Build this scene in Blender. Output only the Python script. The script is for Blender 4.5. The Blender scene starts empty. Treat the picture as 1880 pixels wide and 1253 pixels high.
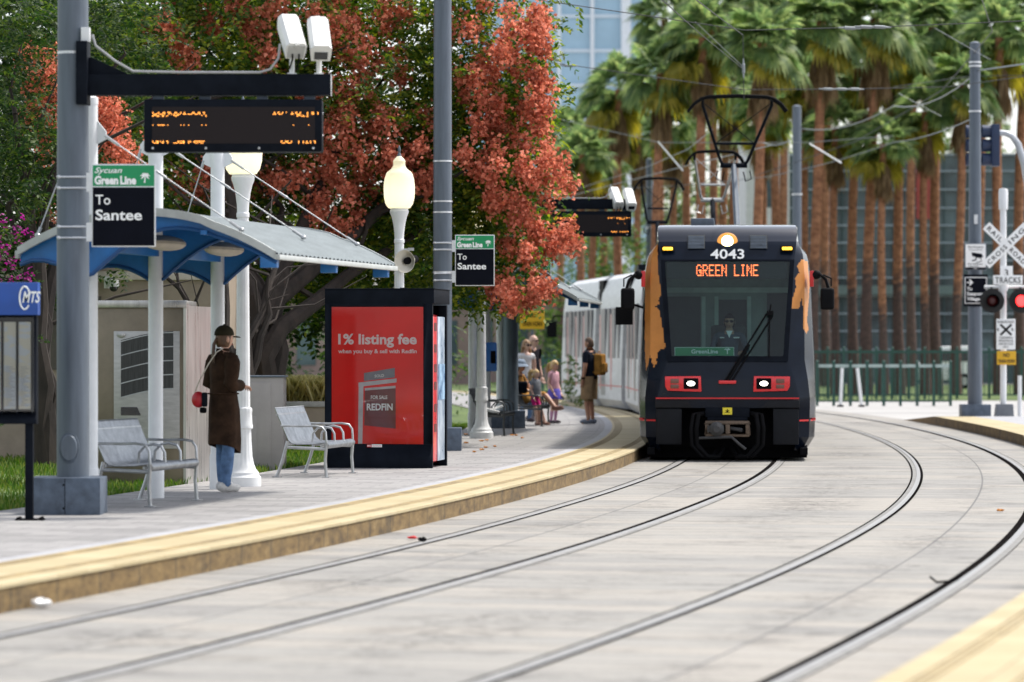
import bpy, bmesh, math, random
import numpy as np
from mathutils import Vector, Matrix
R = math.radians
scene = bpy.context.scene
COL = scene.collection
rng = np.random.default_rng(7)
random.seed(7)
# ------------------------------------------------------------------ camera, sky, sun, exposure
FPX, CXP, HOR, HCAM = 7000.0, 940.0, 640.0, 1.69      # focal length in photo pixels, centre column, horizon row, eye height
cam_d = bpy.data.cameras.new('camera'); cam = bpy.data.objects.new('camera', cam_d); COL.objects.link(cam)
cam.location = (0, 0, HCAM); cam.rotation_euler = (R(90), 0, 0)
cam_d.sensor_width = 36; cam_d.lens = 36*FPX/1880; cam_d.shift_y = 13.5/1880
cam_d.clip_start = .5; cam_d.clip_end = 3000
cam_d.dof.use_dof = True; cam_d.dof.focus_distance = 47; cam_d.dof.aperture_fstop = 2.1; cam_d.dof.aperture_blades = 9
scene.camera = cam
SUN_EL, SUN_AZ = 60.0, 62.0                            # azimuth from +Y (away from the camera) towards +X
w = bpy.data.worlds.new('World'); scene.world = w; w.use_nodes = True
nt = w.node_tree; bg = nt.nodes['Background']
sky = nt.nodes.new('ShaderNodeTexSky'); sky.sky_type = 'NISHITA'; sky.sun_disc = False
sky.sun_elevation = R(SUN_EL); sky.sun_rotation = R(SUN_AZ); sky.air_density = 1.0; sky.dust_density = 2.0; sky.ozone_density = 1.0
hs_ = nt.nodes.new('ShaderNodeHueSaturation'); hs_.inputs['Saturation'].default_value = .38; nt.links.new(sky.outputs[0], hs_.inputs['Color']); nt.links.new(hs_.outputs[0], bg.inputs[0]); bg.inputs[1].default_value = 0.15
sd = bpy.data.lights.new('sun', 'SUN'); sun = bpy.data.objects.new('sun', sd); COL.objects.link(sun)
sd.energy = 2.4; sd.angle = R(4.5); sd.color = (1.0, .95, .87)
_s = Vector((math.cos(R(SUN_EL))*math.sin(R(SUN_AZ)), math.cos(R(SUN_EL))*math.cos(R(SUN_AZ)), math.sin(R(SUN_EL))))
sun.rotation_euler = _s.to_track_quat('Z', 'Y').to_euler()
sun.location = (20, 60, 60)
scene.view_settings.view_transform = 'Standard'; scene.view_settings.look = 'None'
scene.view_settings.exposure = 0.92; scene.view_settings.gamma = 1.0
scene.cycles.max_bounces = 8; scene.cycles.transparent_max_bounces = 16; scene.cycles.sample_clamp_indirect = 6
scene.cycles.use_denoising = True

# ------------------------------------------------------------------ helpers
def W(x, y, Y):                                        # a photo pixel at distance Y -> a point in the place
    return Vector(((x-CXP)*Y/FPX, Y, HCAM+(HOR-y)*Y/FPX))
def sp(xs, ys):                                        # natural cubic spline
    xs = np.array(xs, float); ys = np.array(ys, float); n = len(xs); h = np.diff(xs)
    A = np.eye(n); b = np.zeros(n)
    for i in range(1, n-1):
        A[i, i-1], A[i, i], A[i, i+1] = h[i-1], 2*(h[i-1]+h[i]), h[i]
        b[i] = 3*((ys[i+1]-ys[i])/h[i]-(ys[i]-ys[i-1])/h[i-1])
    c = np.linalg.solve(A, b)
    def f(x):
        x = np.asarray(x, float); i = np.clip(np.searchsorted(xs, x)-1, 0, n-2); d = x-xs[i]
        bb = (ys[i+1]-ys[i])/h[i]-h[i]*(2*c[i]+c[i+1])/3
        return ys[i]+bb*d+c[i]*d**2+(c[i+1]-c[i])/(3*h[i])*d**3
    return f
def setp(o, label=None, cat=None, group=None, kind=None):
    if label: o['label'] = label
    if cat: o['category'] = cat
    if group: o['group'] = group
    if kind: o['kind'] = kind
    return o
def T(name, label, cat, loc=(0, 0, 0), rz=0, group=None):
    o = bpy.data.objects.new(name, None); COL.objects.link(o); o.empty_display_size = .2
    o.location = loc; o.rotation_euler = (0, 0, rz)
    return setp(o, label, cat, group)
def dup(o, loc=None, rz=None, label=None, parent=None):
    c = o.copy(); COL.objects.link(c)
    if parent is not None: c.parent = parent
    if loc is not None: c.location = loc
    if rz is not None: c.rotation_euler = (0, 0, rz)
    if label: c['label'] = label
    for ch in [q for q in bpy.data.objects if q.parent == o]: dup(ch, parent=c)
    return c
def wloc(o):
    v = Vector((0, 0, 0))
    while o is not None: v = v+o.location; o = o.parent
    return v
def link(name, me, parent=None):
    o = bpy.data.objects.new(name, me); COL.objects.link(o)
    if parent is not None: o.parent = parent
    return o
V3 = Vector
class MB:
    def __init__(s): s.v = []; s.f = []; s.mi = []; s.k = 0
    def add(s, vs, fs, m=None):
        o = len(s.v); s.v.extend([tuple(p) for p in vs]); m = s.k if m is None else m
        for f in fs: s.f.append([i+o for i in f]); s.mi.append(m)
        return s
    def box(s, a, b, m=None):
        x0, y0, z0 = [min(p, q) for p, q in zip(a, b)]; x1, y1, z1 = [max(p, q) for p, q in zip(a, b)]
        return s.add([(x0,y0,z0),(x1,y0,z0),(x1,y1,z0),(x0,y1,z0),(x0,y0,z1),(x1,y0,z1),(x1,y1,z1),(x0,y1,z1)],
              [(0,3,2,1),(4,5,6,7),(0,1,5,4),(1,2,6,5),(2,3,7,6),(3,0,4,7)], m)
    def obox(s, c, size, rot=None, m=None):
        q = MB(); h = [d/2 for d in size]; q.box((-h[0],-h[1],-h[2]), h); rot = rot or Matrix.Identity(3)
        return s.add([rot@V3(p)+V3(c) for p in q.v], q.f, m)
    def tube(s, pts, r, n=8, caps=True, m=None, closed=False):
        pts = [V3(p) for p in pts]; k = len(pts); rs = r if isinstance(r, (list, tuple)) else [r]*k
        vs = []; up = None
        for i, p in enumerate(pts):
            t = ((pts[(i+1) % k] if closed else pts[min(i+1, k-1)])-(pts[i-1] if (closed or i) else pts[0]))
            t = t.normalized() if t.length > 1e-9 else V3((0, 0, 1))
            if up is None: up = t.orthogonal().normalized()
            up = (up-t*up.dot(t)); up = up.normalized() if up.length > 1e-6 else t.orthogonal().normalized()
            b = t.cross(up)
            for j in range(n):
                a = 2*math.pi*(j+.5)/n; vs.append(p+(up*math.cos(a)+b*math.sin(a))*rs[i])
        fs = []
        for i in range(k if closed else k-1):
            for j in range(n):
                a, b2 = i*n+j, i*n+(j+1) % n; c, d = ((i+1) % k)*n+(j+1) % n, ((i+1) % k)*n+j; fs.append((a, b2, c, d))
        if caps and not closed: fs += [tuple(range(n-1, -1, -1)), tuple((k-1)*n+j for j in range(n))]
        return s.add(vs, fs, m)
    def lathe(s, prof, n=20, o=(0, 0, 0), flute=None, m=None, cap=True, ax=None):
        vs = []; o = V3(o); ax = ax or (V3((1,0,0)), V3((0,1,0)), V3((0,0,1)))
        for r, z, in prof:
            for j in range(n):
                a = 2*math.pi*j/n; q = r*(flute(a, z) if flute else 1)
                vs.append(o+ax[0]*(q*math.cos(a))+ax[1]*(q*math.sin(a))+ax[2]*z)
        fs = [(i*n+j, i*n+(j+1) % n, (i+1)*n+(j+1) % n, (i+1)*n+j) for i in range(len(prof)-1) for j in range(n)]
        if cap: fs += [tuple(range(n-1, -1, -1)), tuple((len(prof)-1)*n+j for j in range(n))]
        return s.add(vs, fs, m)
    def ell(s, c, r, n=14, k=9, rot=None, m=None):
        prof = [(max(math.sin(math.pi*i/k), .02), -math.cos(math.pi*i/k)) for i in range(k+1)]
        q = MB(); q.lathe(prof, n); rot = rot or Matrix.Identity(3)
        return s.add([rot@V3((p[0]*r[0], p[1]*r[1], p[2]*r[2]))+V3(c) for p in q.v], q.f, m)
    def prism(s, poly, o, u, v, d, m=None):            # polygon in the (u, v) plane at o, extruded by d along u x v
        o, u, v = V3(o), V3(u), V3(v); nrm = u.cross(v).normalized()*d; k = len(poly)
        a = [o+u*p[0]+v*p[1] for p in poly]; vs = a+[p+nrm for p in a]
        fs = [tuple(range(k-1, -1, -1)), tuple(range(k, 2*k))]+[(i, (i+1) % k, k+(i+1) % k, k+i) for i in range(k)]
        return s.add(vs, fs, m)
    def text(s, t, o, h, u=(1,0,0), v=(0,0,1), width=None, al='L', bold=0, ex=.002, m=None, shear=0, sp_=1):
        c = bpy.data.curves.new('txt', 'FONT'); c.body = t; c.size = 1; c.offset = bold; c.extrude = 0; c.resolution_u = 3; c.shear = shear; c.space_character = sp_
        ob = bpy.data.objects.new('txt', c); COL.objects.link(ob)
        dg = bpy.context.evaluated_depsgraph_get(); me = bpy.data.meshes.new_from_object(ob.evaluated_get(dg))
        P = np.array([q.co for q in me.vertices]); F = [tuple(q.vertices) for q in me.polygons]
        bpy.data.objects.remove(ob); bpy.data.curves.remove(c); bpy.data.meshes.remove(me)
        cap = .73; x0, x1 = P[:, 0].min(), P[:, 0].max(); k = h/cap
        kx = width/(x1-x0) if width else k
        off = {'L': 0, 'C': -(x1-x0)*kx/2, 'R': -(x1-x0)*kx}[al]
        u, v, o = V3(u), V3(v), V3(o); nn = u.cross(v)
        return s.add([o+u*((p[0]-x0)*kx+off)+v*(p[1]*k)+nn*ex for p in P], F, m)
    def build(s, name, mats, parent=None, world=False, smooth=True, bevel=0, seg=2, angle=35):
        me = bpy.data.meshes.new(name); me.from_pydata(s.v, [], s.f)
        mats = mats if isinstance(mats, (list, tuple)) else [mats]
        for q in mats: me.materials.append(q)
        me.polygons.foreach_set('material_index', s.mi)
        if world and parent is not None: me.transform(Matrix.Translation(-wloc(parent)))
        if bevel:
            bm = bmesh.new(); bm.from_mesh(me); bmesh.ops.remove_doubles(bm, verts=bm.verts, dist=1e-5)
            es = [e for e in bm.edges if len(e.link_faces) == 2 and e.calc_face_angle(0) > .6]
            bmesh.ops.bevel(bm, geom=es, offset=bevel, segments=seg, profile=.6, affect='EDGES', clamp_overlap=True)
            bm.to_mesh(me); bm.free()
        if smooth:
            me.polygons.foreach_set('use_smooth', [True]*len(me.polygons)); me.set_sharp_from_angle(angle=R(angle))
        me.update(); return link(name, me, parent)
def npmesh(name, verts, faces, mats, mi=None, parent=None, uv=None, smooth=False):   # big meshes from numpy arrays, faces (n,k)
    me = bpy.data.meshes.new(name); verts = np.asarray(verts, np.float32).reshape(-1, 3); faces = np.asarray(faces, np.int32); n, k = faces.shape
    me.vertices.add(len(verts)); me.vertices.foreach_set('co', verts.ravel())
    me.loops.add(n*k); me.loops.foreach_set('vertex_index', faces.ravel())
    me.polygons.add(n); me.polygons.foreach_set('loop_start', np.arange(0, n*k, k, dtype=np.int32))
    for q in (mats if isinstance(mats, (list, tuple)) else [mats]): me.materials.append(q)
    if mi is not None: me.polygons.foreach_set('material_index', np.asarray(mi, np.int32))
    if uv is not None:
        l = me.uv_layers.new(name='UVMap'); l.data.foreach_set('uv', np.asarray(uv, np.float32)[faces.ravel()].ravel())
    me.polygons.foreach_set('use_smooth', [smooth]*n)
    me.update(calc_edges=True); me.validate(); return link(name, me, parent)
# ------------------------------------------------------------------ materials
def nodes(name):
    m = bpy.data.materials.new(name); m.use_nodes = True; n = m.node_tree
    return m, n, n.nodes['Principled BSDF'], n.links
def rgba(c): return (c[0], c[1], c[2], 1)
def M(name, col, rough=.6, metal=0, var=.12, scale=6, bump=0, streak=None, spec=None, coat=0, col2=None, lo=.35, hi=.65):
    m, n, b, L = nodes(name)
    tc = n.nodes.new('ShaderNodeTexCoord'); mp = n.nodes.new('ShaderNodeMapping'); L.new(tc.outputs['Object'], mp.inputs[0])
    if streak: mp.inputs['Scale'].default_value = streak
    nz = n.nodes.new('ShaderNodeTexNoise'); nz.inputs['Scale'].default_value = scale; nz.inputs['Detail'].default_value = 6; nz.inputs['Roughness'].default_value = .65
    L.new(mp.outputs[0], nz.inputs[0])
    rp = n.nodes.new('ShaderNodeValToRGB'); rp.color_ramp.elements[0].position = lo; rp.color_ramp.elements[1].position = hi
    rp.color_ramp.elements[0].color = rgba([c*(1-var) for c in col]); rp.color_ramp.elements[1].color = rgba(col2 or [min(1, c*(1+var)) for c in col])
    L.new(nz.outputs[0], rp.inputs[0]); L.new(rp.outputs[0], b.inputs['Base Color'])
    b.inputs['Roughness'].default_value = rough; b.inputs['Metallic'].default_value = metal
    if spec is not None: b.inputs['Specular IOR Level'].default_value = spec
    if coat: b.inputs['Coat Weight'].default_value = coat; b.inputs['Coat Roughness'].default_value = .08
    mr = n.nodes.new('ShaderNodeMapRange'); mr.inputs[3].default_value = max(.02, rough-.1); mr.inputs[4].default_value = min(1, rough+.1)
    L.new(nz.outputs[0], mr.inputs[0]); L.new(mr.outputs[0], b.inputs['Roughness'])
    if bump:
        bp = n.nodes.new('ShaderNodeBump'); bp.inputs['Strength'].default_value = bump; bp.inputs['Distance'].default_value = .02
        L.new(nz.outputs[0], bp.inputs['Height']); L.new(bp.outputs[0], b.inputs['Normal'])
    return m
def EM(name, col, s):
    m, n, b, L = nodes(name); b.inputs['Base Color'].default_value = rgba([c*.3 for c in col]); b.inputs['Emission Color'].default_value = rgba(col); b.inputs['Emission Strength'].default_value = s; return m
def LEAF(name, c1, c2, c3, tr=.45, rough=.55):        # leaves: colour by leaf and by clump, light passing through
    m, n, b, L = nodes(name)
    g = n.nodes.new('ShaderNodeNewGeometry'); tc = n.nodes.new('ShaderNodeTexCoord')
    nz = n.nodes.new('ShaderNodeTexNoise'); nz.inputs['Scale'].default_value = 1.1; nz.inputs['Detail'].default_value = 3; L.new(tc.outputs['Object'], nz.inputs[0])
    ad = n.nodes.new('ShaderNodeMath'); ad.operation = 'MULTIPLY_ADD'; ad.inputs[1].default_value = .55; L.new(g.outputs['Random Per Island'], ad.inputs[0])
    m2 = n.nodes.new('ShaderNodeMath'); m2.operation = 'MULTIPLY'; m2.inputs[1].default_value = .5; L.new(nz.outputs[0], m2.inputs[0]); L.new(m2.outputs[0], ad.inputs[2])
    rp = n.nodes.new('ShaderNodeValToRGB'); e = rp.color_ramp.elements; e[0].position = .22; e[0].color = rgba(c1); e[1].position = .82; e[1].color = rgba(c3)
    q = e.new(.52); q.color = rgba(c2); L.new(ad.outputs[0], rp.inputs[0])
    L.new(rp.outputs[0], b.inputs['Base Color']); b.inputs['Roughness'].default_value = rough; b.inputs['Specular IOR Level'].default_value = .3
    t = n.nodes.new('ShaderNodeBsdfTranslucent'); hs = n.nodes.new('ShaderNodeHueSaturation'); hs.inputs['Value'].default_value = 1.5; hs.inputs['Saturation'].default_value = 1.1
    L.new(rp.outputs[0], hs.inputs['Color']); L.new(hs.outputs[0], t.inputs[0])
    mx = n.nodes.new('ShaderNodeMixShader'); mx.inputs[0].default_value = tr; L.new(b.outputs[0], mx.inputs[1]); L.new(t.outputs[0], mx.inputs[2])
    L.new(mx.outputs[0], n.nodes['Material Output'].inputs[0]); return m
def GLASS(name, tint, refl=.1, rough=.02, dens=1.0):
    m, n, b, L = nodes(name); n.nodes.remove(b)
    t = n.nodes.new('ShaderNodeBsdfTransparent'); t.inputs[0].default_value = rgba(tint); g = n.nodes.new('ShaderNodeBsdfGlossy'); g.inputs['Roughness'].default_value = rough
    lw = n.nodes.new('ShaderNodeFresnel'); lw.inputs[0].default_value = 1.5; ad = n.nodes.new('ShaderNodeMath'); ad.operation = 'ADD'; ad.use_clamp = True; ad.inputs[1].default_value = refl
    L.new(lw.outputs[0], ad.inputs[0]); mx = n.nodes.new('ShaderNodeMixShader'); L.new(ad.outputs[0], mx.inputs[0]); L.new(t.outputs[0], mx.inputs[1]); L.new(g.outputs[0], mx.inputs[2])
    L.new(mx.outputs[0], n.nodes['Material Output'].inputs[0]); return m
black = M('black_powder_coat', (.008,.010,.015), .5, var=.25, scale=4, spec=.03)
white = M('white_paint', (.74,.75,.76), .45, var=.06, scale=3, bump=.02)
whiteG = M('white_gloss_letter', (.90,.90,.89), .4, var=.02)
galv = M('galvanised_steel', (.105,.128,.16), .5, .2, var=.14, scale=4, streak=(4,4,.4))
galv_dk = M('dark_galvanised_steel', (.085,.11,.15), .55, .25, var=.3, scale=7)
steel = M('brushed_steel', (.42,.43,.44), .35, .8, var=.18, scale=9)
stainless = M('stainless_sheet', (.46,.44,.42), .3, .75, var=.2, scale=2.2, streak=(6,6,.5))
dark = M('dark_recess', (.004,.004,.005), .8, var=.2, spec=.08)
rubber = M('black_rubber', (.006,.006,.007), .6, var=.2, spec=.06)
bluep = M('blue_paint', (.015,.15,.44), .4, var=.12, scale=5)
green_s = M('green_sign_film', (.0,.26,.09), .4, var=.05)
navy_s = M('black_sign_film', (.006,.007,.012), .5, var=.1, spec=.04)
amber = EM('amber_led', (1,.36,.06), 1.5)
beige = M('beige_render', (.32,.26,.20), .85, var=.1, scale=4, bump=.05)
concrete_l = M('light_concrete', (.36,.35,.33), .85, var=.14, scale=5, bump=.08)
# ------------------------------------------------------------------ the plan: track curves, platforms, ground
YS = [-40,-10,0,10,15,20,25,30,35,40,45,50,55,60,70,80,87,95,105,120,140,175]
CLX = sp(YS, [-19.2,-10.8,-8.05,-5.3,-4.05,-2.8,-1.66,-.62,.31,1.13,1.87,2.52,3.07,3.52,4.08,4.30,4.25,3.95,3.25,1.7,-1.2,-7.5])
CRX = sp(YS, [-15.6,-7.2,-4.45,-1.75,-.47,.78,1.95,3.0,3.93,4.75,5.45,6.05,6.55,6.96,7.52,7.77,7.79,7.6,7.0,5.5,2.7,-3.5])
def curve_pt(fx, Y, off):                              # the point off metres to the right of the curve, and the tangent
    Y = np.asarray(Y, float); d = (fx(Y+.05)-fx(Y-.05))/.1; L = np.sqrt(1+d*d)
    return fx(Y)+off/L, Y-off*d/L, d
def ribbon(name, fx, prof, y0, y1, step, mats, mi=None, parent=None, kind='structure'):   # a strip swept along a track curve; prof = [(offset, z)]
    Ys = np.arange(y0, y1+step/2, step); rows = []; uv = []
    X0, _, _ = curve_pt(fx, Ys, 0); s = np.concatenate([[0], np.cumsum(np.hypot(np.diff(X0), np.diff(Ys)))])
    for o, z in prof:
        X, Yy, d = curve_pt(fx, Ys, o); rows.append(np.c_[X, Yy, np.full(len(Ys), z)]); uv.append(np.c_[np.full(len(Ys), o-z), s+y0])
    k = len(Ys); P = np.concatenate(rows); U = np.concatenate(uv); F = []; mm = []
    for j in range(len(prof)-1):
        a = j*k+np.arange(k-1); F.append(np.c_[a, a+k, a+k+1, a+1]); mm += [0 if mi is None else mi[j]]*(k-1)
    o = npmesh(name, P, np.concatenate(F), mats, mm, parent, U)
    if kind: o['kind'] = kind
    return o
def uvmat(name, stops, bw, bh, mortar, mcol, rough=.8, streak=(1,1,1), nscale=3, offset=.5, stain=.25, bump=.15, stain_col=(.05,.05,.05), tone=.5, lo=.25, hi=.95):
    """paving: a brick pattern along the strip's own u, v with tone per slab, stains and fine grain"""
    m, n, b, L = nodes(name); N = n.nodes.new
    uvn = N('ShaderNodeTexCoord')
    br = N('ShaderNodeTexBrick'); br.offset = offset; br.inputs['Scale'].default_value = 1; br.inputs['Brick Width'].default_value = bw; br.inputs['Row Height'].default_value = bh
    br.inputs['Mortar Size'].default_value = mortar; br.inputs['Mortar Smooth'].default_value = .2; br.inputs['Color1'].default_value = (0,0,0,1); br.inputs['Color2'].default_value = (1,1,1,1); br.inputs['Mortar'].default_value = (.5,.5,.5,1)
    L.new(uvn.outputs['UV'], br.inputs[0])
    nz = N('ShaderNodeTexNoise'); nz.inputs['Scale'].default_value = nscale; nz.inputs['Detail'].default_value = 8; nz.inputs['Roughness'].default_value = .7
    mp = N('ShaderNodeMapping'); mp.inputs['Scale'].default_value = streak; L.new(uvn.outputs['UV'], mp.inputs[0]); L.new(mp.outputs[0], nz.inputs[0])
    sw = N('ShaderNodeMath'); sw.operation = 'MULTIPLY'; sw.inputs[1].default_value = tone; L.new(br.outputs[0], sw.inputs[0])
    ad = N('ShaderNodeMath'); ad.operation = 'MULTIPLY_ADD'; ad.inputs[1].default_value = 1-tone*.6; L.new(nz.outputs[0], ad.inputs[0]); L.new(sw.outputs[0], ad.inputs[2])
    rp = N('ShaderNodeValToRGB'); e = rp.color_ramp.elements
    e[0].position = lo; e[0].color = rgba(stops[0]); e[1].position = hi; e[1].color = rgba(stops[-1])
    for i, c in enumerate(stops[1:-1]): q = e.new(lo+(hi-lo)*(i+1)/(len(stops)-1)); q.color = rgba(c)
    L.new(ad.outputs[0], rp.inputs[0])
    mx = N('ShaderNodeMix'); mx.data_type = 'RGBA'; L.new(br.outputs['Fac'], mx.inputs[0]); L.new(rp.outputs[0], mx.inputs[6]); mx.inputs[7].default_value = rgba(mcol)
    n2 = N('ShaderNodeTexNoise'); n2.inputs['Scale'].default_value = 1.3; n2.inputs['Detail'].default_value = 10; n2.inputs['Roughness'].default_value = .8
    mp2 = N('ShaderNodeMapping'); mp2.inputs['Scale'].default_value = (.7, 1.1, 1); L.new(uvn.outputs['UV'], mp2.inputs[0]); L.new(mp2.outputs[0], n2.inputs[0])
    r2 = N('ShaderNodeMapRange'); r2.inputs[1].default_value = .515; r2.inputs[2].default_value = .64; r2.inputs[4].default_value = stain; L.new(n2.outputs[0], r2.inputs[0])
    mx2 = N('ShaderNodeMix'); mx2.data_type = 'RGBA'; L.new(r2.outputs[0], mx2.inputs[0]); L.new(mx.outputs[2], mx2.inputs[6]); mx2.inputs[7].default_value = rgba(stain_col)
    n3 = N('ShaderNodeTexNoise'); n3.inputs['Scale'].default_value = 26; n3.inputs['Detail'].default_value = 4; L.new(uvn.outputs['UV'], n3.inputs[0])
    r3 = N('ShaderNodeMapRange'); r3.inputs[1].default_value = .60; r3.inputs[2].default_value = .68; r3.inputs[4].default_value = .45; L.new(n3.outputs[0], r3.inputs[0])
    mx3 = N('ShaderNodeMix'); mx3.data_type = 'RGBA'; L.new(r3.outputs[0], mx3.inputs[0]); L.new(mx2.outputs[2], mx3.inputs[6]); mx3.inputs[7].default_value = rgba(stain_col)
    L.new(mx3.outputs[2], b.inputs['Base Color']); b.inputs['Roughness'].default_value = rough
    bp = N('ShaderNodeBump'); bp.inputs['Strength'].default_value = bump; bp.inputs['Distance'].default_value = .01; bp.invert = True; L.new(br.outputs['Fac'], bp.inputs['Height']); L.new(bp.outputs[0], b.inputs['Normal'])
    return m
track_m = uvmat('track_concrete', [(.20,.19,.18),(.265,.255,.235),(.31,.285,.25),(.30,.295,.285)], 3.62, .55, .012, (.13,.125,.12), .8, (.22,2.4,1), 1.6, 0, .65, stain_col=(.075,.07,.065), lo=.30, hi=.95, tone=.34)
plat_m = uvmat('platform_pavers', [(.20,.195,.19),(.275,.265,.26),(.33,.32,.31)], .6, .3, .008, (.12,.115,.12), .75, (.6,1.5,1), 2.2, .5, .3, stain_col=(.1,.095,.1))
strip_m = uvmat('pale_border_pavers', [(.32,.32,.34),(.40,.40,.42)], .3, .3, .008, (.2,.2,.2), .8, (1,1,1), 2.5, 0, .2, stain_col=(.15,.14,.14))
tact_m = uvmat('yellow_tactile_paving', [(.36,.29,.16),(.43,.355,.205),(.50,.42,.27)], .6, .6, .006, (.26,.2,.11), .75, (1,.7,1), 2, 0, .22, stain_col=(.30,.24,.15), tone=.35)
tact_d = M('tactile_rib_shade', (.24,.18,.085), .8, var=.3, scale=3)  # darker yellow: the shadow lines of the ribs are painted into their colour
kerb_m = uvmat('ochre_kerb_face', [(.085,.052,.02),(.19,.12,.042),(.27,.185,.08)], .9, .9, .012, (.05,.04,.025), .85, (5,1.8,1), 2.0, 0, .6, stain_col=(.03,.025,.02), tone=.07, lo=.36, hi=.74)
railm = M('worn_rail_steel', (.27,.265,.26), .5, .15, var=.1, scale=5)
groove = M('flangeway_filler', (.010,.009,.009), .9, var=.5, scale=9, spec=0)
ballast_m = M('rail_side_concrete', (.21,.205,.195), .85, var=.25, scale=4)
def smear(m, centres):                                  # oily dark smears along the middle of the tracks
    n = m.node_tree; N = n.nodes.new; L = n.links; b = n.nodes['Principled BSDF']; src = b.inputs['Base Color'].links[0].from_socket
    uv = N('ShaderNodeTexCoord'); sx = N('ShaderNodeSeparateXYZ'); L.new(uv.outputs['UV'], sx.inputs[0]); acc = None
    for c, hw in centres:
        a = N('ShaderNodeMath'); a.operation = 'SUBTRACT'; a.inputs[1].default_value = c; L.new(sx.outputs[0], a.inputs[0]); q = N('ShaderNodeMath'); q.operation = 'ABSOLUTE'; L.new(a.outputs[0], q.inputs[0])
        r = N('ShaderNodeMapRange'); r.inputs[1].default_value = hw; r.inputs[2].default_value = hw*.3; L.new(q.outputs[0], r.inputs[0])
        if acc is None: acc = r.outputs[0]
        else: x = N('ShaderNodeMath'); x.operation = 'MAXIMUM'; L.new(acc, x.inputs[0]); L.new(r.outputs[0], x.inputs[1]); acc = x.outputs[0]
    big = N('ShaderNodeTexNoise'); big.inputs['Scale'].default_value = .32; big.inputs['Detail'].default_value = 2; fine = N('ShaderNodeTexNoise'); fine.inputs['Scale'].default_value = 7; fine.inputs['Detail'].default_value = 8; fine.inputs['Roughness'].default_value = .8
    for t in (big, fine): L.new(uv.outputs['UV'], t.inputs[0])
    rb = N('ShaderNodeMapRange'); rb.inputs[1].default_value = .44; rb.inputs[2].default_value = .62; L.new(big.outputs[0], rb.inputs[0]); rf = N('ShaderNodeMapRange'); rf.inputs[1].default_value = .47; rf.inputs[2].default_value = .60; rf.inputs[4].default_value = .85; L.new(fine.outputs[0], rf.inputs[0])
    p = N('ShaderNodeMath'); p.operation = 'MULTIPLY'; L.new(rb.outputs[0], p.inputs[0]); L.new(rf.outputs[0], p.inputs[1]); p2 = N('ShaderNodeMath'); p2.operation = 'MULTIPLY'; L.new(p.outputs[0], p2.inputs[0]); L.new(acc, p2.inputs[1])
    mx = N('ShaderNodeMix'); mx.data_type = 'RGBA'; L.new(p2.outputs[0], mx.inputs[0]); L.new(src, mx.inputs[6]); mx.inputs[7].default_value = (.055,.05,.045,1); L.new(mx.outputs[2], b.inputs['Base Color'])
smear(track_m, [(0,.55),(1.85,.75),(3.6,.5)])
# ground sheet
def sheet(name, x0, y0, x1, y1, z, mat, n=2):
    xs = np.linspace(x0, x1, n); ys = np.linspace(y0, y1, n); X, Yy = np.meshgrid(xs, ys)
    a = (np.arange(n-1)[:, None]*n+np.arange(n-1)).ravel(); o = npmesh(name, np.c_[X.ravel(), Yy.ravel(), np.full(n*n, z)], np.c_[a, a+1, a+n+1, a+n], mat, uv=np.c_[X.ravel(), Yy.ravel()])
    o['kind'] = 'structure'; return o
ground_m = uvmat('ground_concrete', [(.30,.295,.29),(.37,.36,.35),(.41,.40,.39)], 3, 3, .008, (.2,.2,.2), .85, (1,1,1), .8, 0, .25, stain_col=(.2,.19,.18))
sheet('ground', -900, -60, 900, 1600, -.012, ground_m)
ribbon('track_bed', CLX, [(-1.46,0),(5.2,0)], -30, 150, .8, track_m)
road_m = M('asphalt', (.06,.06,.062), .9, var=.2, scale=2, bump=.1)
# rails
for nm, fx in (('left', CLX), ('right', CRX)):
    for side in (-1, 1):
        c = .7175*side
        ribbon('rail', fx, [(c-.027,.004),(c-.023,.010),(c+.023,.010),(c+.027,.004)], -30, 150, .8, railm)
        g0, g1 = ((c+.027, c+.062) if side < 0 else (c-.095, c-.027))
        ribbon('rail_groove', fx, [(g0,.005),(g1,.005)], -30, 150, .8, groove)
        b0, b1 = ((c-.075, c-.027) if side < 0 else (c+.027, c+.085))
        ribbon('rail_border', fx, [(b0,.004),(b1,.004)], -30, 150, .8, ballast_m)
        if side < 0: ribbon('rail_seam', fx, [(b0-.022,.004),(b0,.004)], -30, 150, .8, groove)
        else: ribbon('rail_seam', fx, [(b1,.004),(b1+.008,.004)], -30, 150, .8, groove)
# platforms (left side of the left track, right side of the right track)
PH = .19
KO, TO, SO, BO = -1.42, -2.26, -2.40, -5.0             # kerb, inner edge of tactile strip, pale border, lawn edge
ribbon('platform_kerb', CLX, [(KO+.012,-.05),(KO+.012,PH-.03),(KO,PH-.022),(KO,PH-.004)], -30, 135, .6, kerb_m)
ribbon('platform_edge', CLX, [(KO+.022,PH-.03),(KO+.022,PH-.006),(KO+.012,PH),(TO,PH)], -30, 135, .6, tact_m)
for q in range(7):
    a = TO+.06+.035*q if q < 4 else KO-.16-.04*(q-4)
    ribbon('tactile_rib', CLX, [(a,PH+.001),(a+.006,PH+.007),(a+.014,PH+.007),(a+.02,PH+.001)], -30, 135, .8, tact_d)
ribbon('platform_border', CLX, [(SO,PH),(TO,PH)], -30, 135, .8, strip_m)
ribbon('platform', CLX, [(BO,PH),(SO,PH)], -30, 135, .8, plat_m)
ribbon('platform_kerb', CRX, [(1.52,PH-.022),(1.51,PH-.03),(1.51,-.05)], -30, 66, .6, kerb_m)
ribbon('platform_edge', CRX, [(2.35,PH),(1.51,PH),(1.50,PH-.006),(1.50,PH-.03)], -30, 66, .6, tact_m)
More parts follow.
